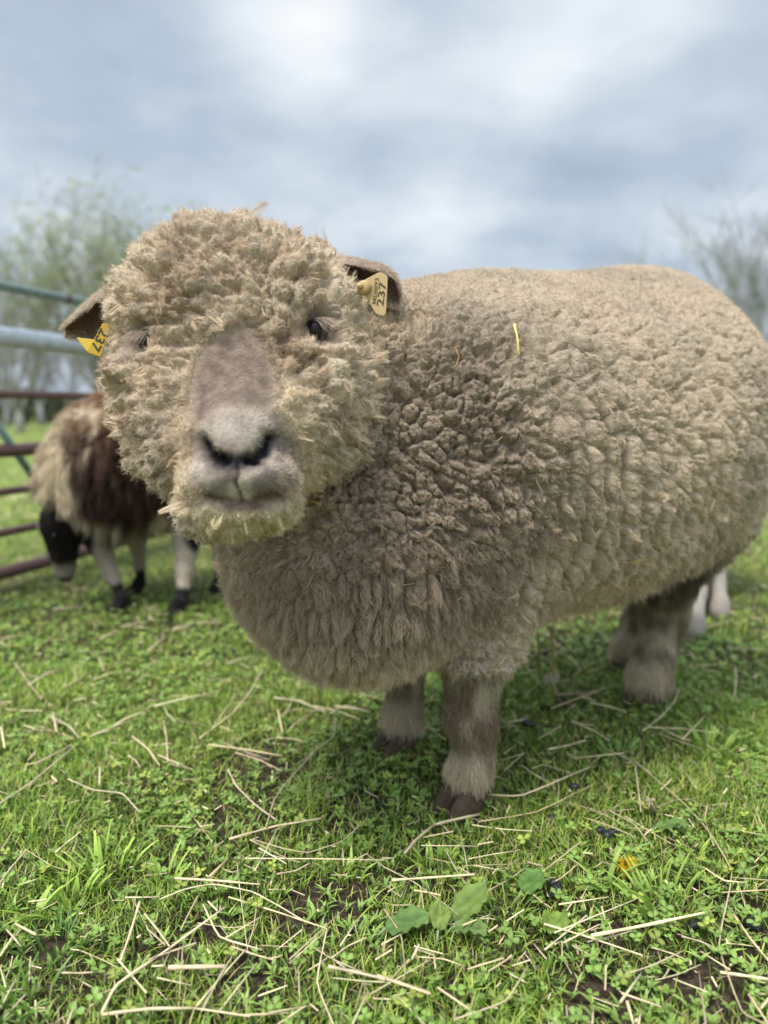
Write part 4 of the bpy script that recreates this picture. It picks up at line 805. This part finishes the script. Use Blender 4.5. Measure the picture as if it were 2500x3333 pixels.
A(q5, 4, 820, 600, 960, 548, 1080, 503, sh=.8, lab='tan straw stalk in the shade under the belly'); A(q5, 4, 970, 575, 1045, 592, 1112, 612, sh=.95); A(q5, 3.6, 1175, 686, 1250, 630, 1300, 570, 1315, 520, sh=1.0, lab='curved dry stalk rising to the hind hoof'); A(q5, 3.4, 1200, 672, 1330, 678, 1450, 692, sh=.95); A(q5, 3.6, 1328, 720, 1415, 630, sh=1.0)
A(q5, 2.4, 1210, 690, 1300, 720, 1415, 760, sh=.6); A(q5, 3.4, 770, 720, 860, 665, sh=.7); A(q5, 3, 1340, 435, 1460, 430, sh=.9); A(q5, 4, 1400, 295, 1530, 255, sh=.95); A(q5, 5, 1500, 365, 1680, 375, sh=.95); A(q5, 2.6, 900, 655, 990, 665, sh=.8); A(q5, 3, 640, 840, 720, 770, sh=.9); A(q5, 3, 355, 680, 415, 720, sh=1.0); A(q5, 3, 325, 690, 375, 655, sh=.8)
A(q5, 3.4, 80, 540, 175, 565, sh=1.0); A(q5, 4, -10, 590, 110, 610, sh=1.0); A(q5, 2.6, 750, 830, 790, 815, 900, 850, sh=.7); A(q5, 3.4, 720, 550, 790, 490, sh=.7); A(q5, 3, 700, 395, 790, 520, sh=.7)
A(q4, 7, 665, 530, 780, 500, 905, 475, sh=1.0, lab='blurred thick straw stalk on the open grass left of the chest'); A(q4, 6, 1185, 493, 1290, 505, 1405, 555, sh=1.0); A(q4, 4.6, 862, 668, 940, 610, 1010, 555, sh=.95); A(q4, 4.4, 1010, 555, 1085, 460, 1135, 370, sh=.8); A(q4, 5, 1430, 560, 1490, 525, 1600, 555, sh=1.0); A(q4, 4, 1450, 580, 1445, 660, 1290, 775, sh=.7)
A(q4, 5, 390, 660, 480, 620, 565, 590, sh=.9); A(q4, 5, 230, 560, 245, 640, sh=1.1); A(q4, 5, 5, 620, 20, 710, sh=1.15); A(q4, 4, 150, 780, 325, 690, sh=.9); A(q4, 5, 320, 370, 330, 420, sh=1); A(q4, 5, 400, 415, 500, 380, sh=1); A(q4, 6, 120, 440, 220, 375, sh=.95); A(q4, 7, 430, 240, 500, 205, sh=.9); A(q4, 8, 530, 185, 650, 160, sh=.85); A(q4, 7, 745, 200, 850, 165, sh=1)
A(q4, 6, 980, 345, 1100, 310, sh=.9); A(q4, 7, 640, 290, 710, 230, sh=.85); A(q4, 8, 0, 240, 60, 225, sh=.9); A(q4, 5, 1200, 545, 1220, 640, sh=1); A(q4, 4, 1290, 450, 1300, 380, sh=.9); A(q4, 6, 230, 110, 380, 95, sh=.9); A(q4, 6, 850, 165, 980, 170, sh=.8)
rg = np.random.default_rng(31)
for k in range(118):      # more stalks strewn between
    if k < 66: c = (rg.uniform(-20, 2520), 2520+820*rg.random()**.8)
    else: c = (rg.uniform(0, 1150) if k < 100 else rg.uniform(1650, 2500), rg.uniform(2080, 2560))
    a = rg.normal()*.9; ln = rg.uniform(20, 105)*(1 if k < 66 else .9); d = np.array([math.cos(a), math.sin(a)*.75])*ln; kink = rg.normal(size=2)*ln*.10
    STRAW.append(([(c[0]-d[0], c[1]-d[1]), (c[0]+kink[0], c[1]+kink[1]), (c[0]+d[0], c[1]+d[1])], rg.uniform(1.3, 3.0) if k < 66 else rg.uniform(2.5, 5), rg.uniform(.65, 1.15), None, rg.uniform(.008, .021)))
SC = np.array([.84, .69, .43]); gs = 'dry straw stalks strewn over the turf'
for k, (pp, w, sh, lab, z) in enumerate(STRAW):
    P = np.array([ground_at(u, v, z+.004*math.sin(3.1*i+k)) for i, (u, v) in enumerate(pp)]); n = len(P)
    if n > 2: t = np.linspace(0, n-1, 4*(n-1)+1); i = np.minimum(t.astype(int), n-2); f = (t-i)[:, None]; P = P[i]*(1-f)+P[i+1]*f; P[1:-1] = (P[:-2]+4*P[1:-1]+P[2:])/6
    r_ = w*.00033*(1+.15*np.sin(np.arange(len(P))*1.7+k)); r_ = r_*np.linspace(1.0, .78, len(P)); b = MB(); tint = (1+rg.normal(size=3)*.04)*rg.uniform(.72, 1.12)
    wide = w > 5.5 and sh < .85; V, Q, T = tube(P, r_*(1.0), 7); cV = np.tile(SC*sh*tint, (len(V), 1))*(1+.12*rg.normal(size=(len(V), 1))*.5)
    nod = (np.arange(len(V)) // 7) % 5 == 2; cV[nod[:len(V)]] *= .78; b.add(V, Q, T, cV); o = b.build('straw_stalk', M_straw, None, True); c = P.mean(0)
    recentre(o, (P[0][0], P[0][1], P[0][2])); tag(o, lab or 'thin dry straw stalk lying loose on the green turf', 'straw', gs if lab is None else None)

# ------------------------------------------------------------------ tufts, flower, plantain, droppings
def tuft(px, py, R, h, n, col, label, w=.0048, group=None, lean=.7):
    g = ground_at(px, py); rg = np.random.default_rng(int(px*7+py)); a = rg.random(n)*6.28; r = R*np.sqrt(rg.random(n)); pos = np.stack([r*np.cos(a), r*np.sin(a), 0*a], -1)
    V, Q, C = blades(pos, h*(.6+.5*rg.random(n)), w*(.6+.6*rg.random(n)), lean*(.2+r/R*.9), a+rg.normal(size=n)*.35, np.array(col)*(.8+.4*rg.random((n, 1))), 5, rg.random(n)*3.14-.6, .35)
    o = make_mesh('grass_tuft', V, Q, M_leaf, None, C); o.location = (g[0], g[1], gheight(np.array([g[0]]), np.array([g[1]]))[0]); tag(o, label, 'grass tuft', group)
YG = (.46, .64, .12)
tuft(*q6(455, 590), .032, .046, 34, YG, 'bright broad bladed grass tuft in the turf on the left, tallest one there'); tuft(*q6(300, 730), .03, .036, 24, YG, 'broad bladed grass tuft in front of the tallest left tuft'); tuft(*q6(700, 640), .02, .042, 15, YG, 'narrow upright grass tuft right of the tallest left tuft')
tuft(*q6(540, 500), .03, .034, 22, (.26, .42, .09), 'grass tuft behind the tallest left tuft'); tuft(*q6(30, 1225), .02, .05, 12, (.20, .36, .07), 'blurred grass tuft at the lower left corner'); tuft(*q6(150, 1160), .02, .05, 10, (.22, .38, .07), 'grass tuft with long blades right of the lower left corner'); tuft(*q6(1500, 600), .018, .026, 16, YG, 'small leafy grass tuft above the bare soil patch')
tuft(*q7(1210, 745), .04, .044, 46, (.40, .56, .11), 'yellow green grass tuft right of the dandelion'); tuft(*q7(1345, 560), .016, .030, 12, YG, 'small grass tuft right of the black droppings'); tuft(*q7(235, 570), .026, .028, 24, YG, 'row of short broad blades behind the tan stalk'); tuft(*q7(375, 500), .008, .046, 6, (.28, .44, .09), 'few tall grass blades left of the small black droppings')
tuft(*q7(1410, 75), .05, .040, 46, (.36, .52, .10), 'bright grass tuft near the right edge behind the droppings'); tuft(*q7(1590, 50), .03, .036, 20, (.34, .5, .1), 'bright grass tuft at the right frame edge'); tuft(*q7(1010, 90), .03, .03, 26, (.24, .40, .08), 'grass tuft at the tip of the bent yellowish stalk'); tuft(*q7(500, 745), .03, .026, 40, (.32, .46, .12), 'fine leaved pale tuft right of the plantain leaves', .0022)
tuft(*q7(1000, 560), .003, .055, 2, (.25, .42, .12), 'single wide grass blade behind the dandelion', .007, lean=1.1); tuft(*q7(960, 660), .01, .05, 5, (.33, .50, .10), 'flat spreading blades left of the dandelion', .006, lean=1.3); tuft(*q6(220, 930), .03, .03, 60, (.14, .27, .06), 'dark fine grass tuft beside the left soil patch', .002); tuft(*q6(150, 780), .01, .042, 6, YG, 'flat broad grass blades at the left, pointing left', .008, lean=1.4)
def plantain(px, py, L_, W_, az, label, col=(.24, .40, .12), el=.25):
    g = ground_at(px, py, .018); V = []; C = []; nu, nv = 17, 11; dx, dy = math.cos(az), math.sin(az)
    for i in range(nu):
        for j in range(nv):
            u, v = i/(nu-1), 2*j/(nv-1)-1; w = W_*(math.sin(math.pi*min(max(u*.93+.05, 0), 1))**.7)*.5; rib = math.cos(v*9)*.0011*min(1, 4*(1-abs(v)))+.0022*math.sin(23*u+5*v)*abs(v); x = (u-.5)*L_; y = v*w*(1+.04*math.sin(11*u+3*v)); z = el*x+abs(v)*w*.22+rib+.0025*math.sin(7*u+2.3*v)
            V.append((x*dx-y*dy, x*dy+y*dx, z)); C.append(np.array(col)*(1+.16*math.cos(v*9)+.10*math.sin(5*u+4*v)))
    Q = [[i*nv+j, i*nv+j+1, (i+1)*nv+j+1, (i+1)*nv+j] for i in range(nu-1) for j in range(nv-1)]; root = make_mesh('plantain_leaf', np.array(V), np.array(Q), M_broad, None, np.array(C)*.72*np.array([1.2, 1.05, .85])); root.location = tuple(g); tag(root, label, 'leaf')
    b = MB(); b.tube([(-L_*.5*dx, -L_*.5*dy, -L_*.5*el), (-L_*.75*dx, -L_*.75*dy, -.016)], .0014, 6, (.30, .42, .2)); b.build('stem', M_leaf, root)
plantain(*q7(372, 715), .046, .038, .55, 'larger folded plantain leaf below the smooth tan stalk', el=.45); plantain(*q7(100, 800), .045, .038, .1, 'round plantain leaf left of the folded one', (.19, .36, .13), .2); plantain(*q7(240, 770), .034, .024, 1.4, 'narrow plantain leaf between two rounder ones', (.27, .42, .12)); plantain(*q7(375, 825), .034, .026, -.4, 'low plantain leaf nearest the camera', (.22, .38, .14), .1)
plantain(*q7(640, 625), .034, .032, .6, 'small rounded green leaf beside the black droppings', (.16, .34, .10)); plantain(*q7(1240, 380), .036, .026, -.2, 'lobed green leaf in front of the dried flower head', (.20, .38, .13)); plantain(*q7(740, 805), .03, .03, 2., 'fresh leaf at the left end of the crossing stalks', (.25, .42, .1))
def drops(lst, label, group=None):
    c0 = ground_at(*lst[0][:2]); root = None
    for i, (u, v, r, up_) in enumerate(lst):
        g = ground_at(u, v, .006+up_); V, Q, T = ball(np.zeros(3), r, 12, (1.25, .9, .85)); V = V*(1+.10*vfbm(V*260+i*9, 2, 4)); rot = Matrix.Rotation(i*1.3+u, 3, 'Z'); V = V@np.array(rot).T
        b = MB(); b.add(V, Q, T, (.014, .014, .016)); o = b.build('dropping', M_pellet); o.location = tuple(g+[0, 0, r*.6]); tag(o, label, 'dropping', group)
drops([q7(738, 645)+(.0062, .004)], 'uppermost of three shiny black droppings left of the dandelion'); drops([q7(745, 668)+(.0066, .003)], 'middle one of three shiny black droppings left of the dandelion'); drops([q7(735, 690)+(.0045, 0)], 'lowest crumb of three black droppings left of the dandelion')
drops([q7(935, 412)+(.0058, .002)], 'left pellet of three black droppings behind the dandelion'); drops([q7(958, 430)+(.0060, .003)], 'middle pellet of three black droppings behind the dandelion'); drops([q7(985, 425)+(.0064, .003)], 'right pellet of three black droppings behind the dandelion')
drops([q7(822, 225)+(.0066, .002)], 'lone black dropping beyond the bent yellowish stalk'); drops([q7(1335, 825)+(.006, .001)], 'black dropping just right of the thick pale stalk'); drops([q7(1592, 828)+(.008, 0)], 'brownish dropping on bare soil at the right edge'); drops([q7(1290, 570)+(.005, 0)], 'black dropping half buried above the yellow green tuft')
drops([(1718, 2365, .009, .003)], 'dark dropping under the belly between front and hind legs'); drops([q7(725, 352)+(.004, .002)], 'tiny black dropping in the clover left of the pellet cluster')
def dandelion():
    g = ground_at(*q7(1035, 630)); root = empty('dandelion', tuple(g)); tag(root, 'wilting yellow dandelion flower lying in the grass', 'flower'); rg = np.random.default_rng(2); n = 130; c = np.array([0, 0, .026]); ax = nrm(np.array([.35, -.75, .35])); a = rg.random(n)*6.28; t = rg.random(n)**.6
    e1 = nrm(np.cross(ax, [0, 0, 1])); e2 = np.cross(ax, e1); V = []
    d = nrm(ax*(1.15-t)[:, None]+(np.cos(a)[:, None]*e1*1.2+np.sin(a)[:, None]*e2*.7)*t[:, None]*1.3); ln = (.009+.007*rg.random(n))[:, None]
    for q in range(3): w = .0016*(1-.25*q); p = c+d*ln*(q/2)-np.array([0, 0, .003])*(q/2)**2*t[:, None]; sd = nrm(np.cross(d, ax+.01)); V += [p-sd*w/2, p+sd*w/2]
    V = np.stack(V, 1).reshape(-1, 3); b = np.arange(n)[:, None]*6; m = M_leaf; cc = np.repeat(np.array([.85, .58, .02])*(.75+.35*rg.random((n, 1))), 6, 0)
    make_mesh('petals', V, np.concatenate([b+np.array([[2*q, 2*q+1, 2*q+3, 2*q+2]]) for q in range(2)]), m, root, cc)
    b = MB(); b.add(*ball(c-ax*.003, .0048, 8, (1, 1, 1)), col=(.20, .30, .10)); b.build('sepals', M_leaf, root); b = MB(); b.tube([c-ax*.005, c-ax*.012+[0, 0, -.006], np.array([.004, .02, 0])], .0013, 6, (.35, .32, .14)); b.build('stem', M_leaf, root)
dandelion()
def dried(px, py, label, name='dried_flower', s=.85, h=.022, col=(.46, .37, .25)):
    g = ground_at(px, py); root = empty(name, tuple(g)); tag(root, label, 'dried flower'); rg = np.random.default_rng(int(px)); b = MB()
    for k in range(16): a = rg.random()*6.28; d = np.array([math.cos(a)*.8, math.sin(a)*.8, rg.uniform(-.6, .9)]); b.tube([(0, 0, h), np.array([0, 0, h])+d*.006*s, np.array([0, 0, h])+d*.012*s-[0, 0, .003*s]], [.0013*s, .0018*s, .0005*s], 5, np.array(col)*rg.uniform(.7, 1.2))
    b.build('head', M_straw, root); b = MB(); b.tube([(.012*s, .004, 0), (.004*s, 0, h*.6), (0, 0, h)], .001*s, 5, (.5, .42, .3)); b.build('stem', M_straw, root)
dried(*q7(1145, 345), 'shrivelled pale dried flower head standing in the grass on the right'); dried(1795, 2290, 'blurred whitish seed head under the belly', s=1.7, h=.045, col=(.52, .43, .33))
for (u0, v0, u1, v1, cc, lb) in ((1748, 2030, 1752, 2170, (.26, .20, .09), 'brown dry stem standing behind the belly, left one'), (1792, 2040, 1798, 2270, (.38, .27, .10), 'ochre dry stem standing behind the belly, right one')):
    g = ground_at(u1, v1+20); b = MB(); t_ = at(u0, v0, g@FW-CAM@FW); b.tube([g, (g+t_)/2+[.004, 0, 0], t_], [.0035, .003, .0022], 6, cc); o = b.build('dry_stem', M_straw); tag(o, lb, 'stem')

# bits caught in the fleece
def bit(pts, w, col, label, lift=.004):
    P = np.array([pick(PS, u, v, 6)+nrm(CAM-pick(PS, u, v, 6))*lift for u, v in pts]); b = MB(); b.tube(P, w*.0005, 6, col); o = b.build('straw_bit', M_straw); recentre(o, P[0]); tag(o, label, 'straw')
YS = (.85, .70, .24)
bit([(1673, 1050), (1680, 1100), (1687, 1152)], 2.4, YS, 'yellow straw bit caught in the wool high on the flank', .005); bit([(1672, 1052), (1684, 1110), (1681, 1150)], 1.3, YS, 'thin twin blade along the yellow straw bit in the fleece', .007)
bit([(1487, 1133), (1489, 1165), (1484, 1198)], 1.3, (.62, .36, .16), 'orange brown straw bit caught in the shoulder wool'); bit([(1830, 1112), (1870, 1128), (1915, 1158)], 1.1, (.22, .17, .12), 'dark twig caught in the wool behind the yellow straw bit'); bit([(2055, 900), (2085, 908), (2120, 905)], 1.3, (.16, .12, .09), 'dark twig lying across the top of the back'); bit([(2086, 890), (2088, 920)], 1.2, (.16, .12, .09), 'short dark twig crossing the one on top of the back')
bit([(2040, 1838), (2075, 1828), (2108, 1812)], 1.6, (.62, .44, .15), 'golden straw bit caught under the belly wool, upper one'); bit([(2045, 1850), (2080, 1830), (2110, 1822)], 1.4, (.6, .42, .15), 'golden straw bit caught under the belly wool, lower one'); bit([(2085, 1788), (2125, 1775)], 1.5, (.72, .62, .4), 'pale straw bit above the two golden ones')
bit([(1045, 1640), (1020, 1628), (1000, 1625)], 2.4, (.70, .45, .20), 'orange straw bit stuck in the cheek wool by the chin', .012); bit([(1078, 1400), (1075, 1380), (1085, 1415)], 1.6, (.45, .30, .12), 'brown straw bit stuck in the right cheek wool', .010); bit([(392, 1240), (400, 1252), (410, 1240)], 2.6, (.30, .22, .08), 'dark seed husk stuck in the left cheek wool', .012)
bit([(1610, 2190), (1625, 2165), (1645, 2135)], 1.5, (.75, .62, .28), 'yellow straw bit hanging at the top of the near front leg'); bit([(1470, 2570), (1485, 2556), (1500, 2545)], 2.2, (.80, .62, .22), 'yellow straw bit on the near front hoof', .006); bit([(1225, 890), (1232, 896)], .8, (.3, .2, .1), 'small dark burr by the tagged ear') if False else None
bit([(960, 722), (968, 700), (955, 688)], 2.0, (.5, .38, .27), 'brown curled wisp standing on top of the head', .006); bit([(985, 716), (1002, 718)], 2.6, (.24, .14, .07), 'short dark brown husk on top of the head', .012); bit([(1745, 1570), (1762, 1600), (1770, 1625)], .9, (.5, .42, .28), 'fine dry stem in the middle of the fleece')
rg = np.random.default_rng(77)
for k, (u, v) in enumerate(((1392, 960), (1560, 905), (1782, 893), (1345, 1010), (1130, 1000), (1215, 1340), (1180, 1440), (860, 1020), (700, 820), (1440, 1470), (1620, 1430), (1960, 1290), (2200, 1260), (1330, 1900), (1500, 1950), (1250, 1480), (450, 1500), (600, 900), (1870, 1700), (2010, 1560))):
    a = rg.random()*3.14; r = rg.uniform(7, 17); bit([(u-r*math.cos(a), v-r*math.sin(a)), (u+rg.normal()*2, v+rg.normal()*2), (u+r*math.cos(a), v+r*math.sin(a))], rg.uniform(.8, 1.4), ((.20, .15, .10), (.50, .38, .20), (.68, .56, .34))[k % 3], 'tiny bit of chaff snagged in the big sheep\'s curly fleece', .004)
    bpy.context.scene.collection.objects[-1]['group'] = 'chaff caught in the fleece'
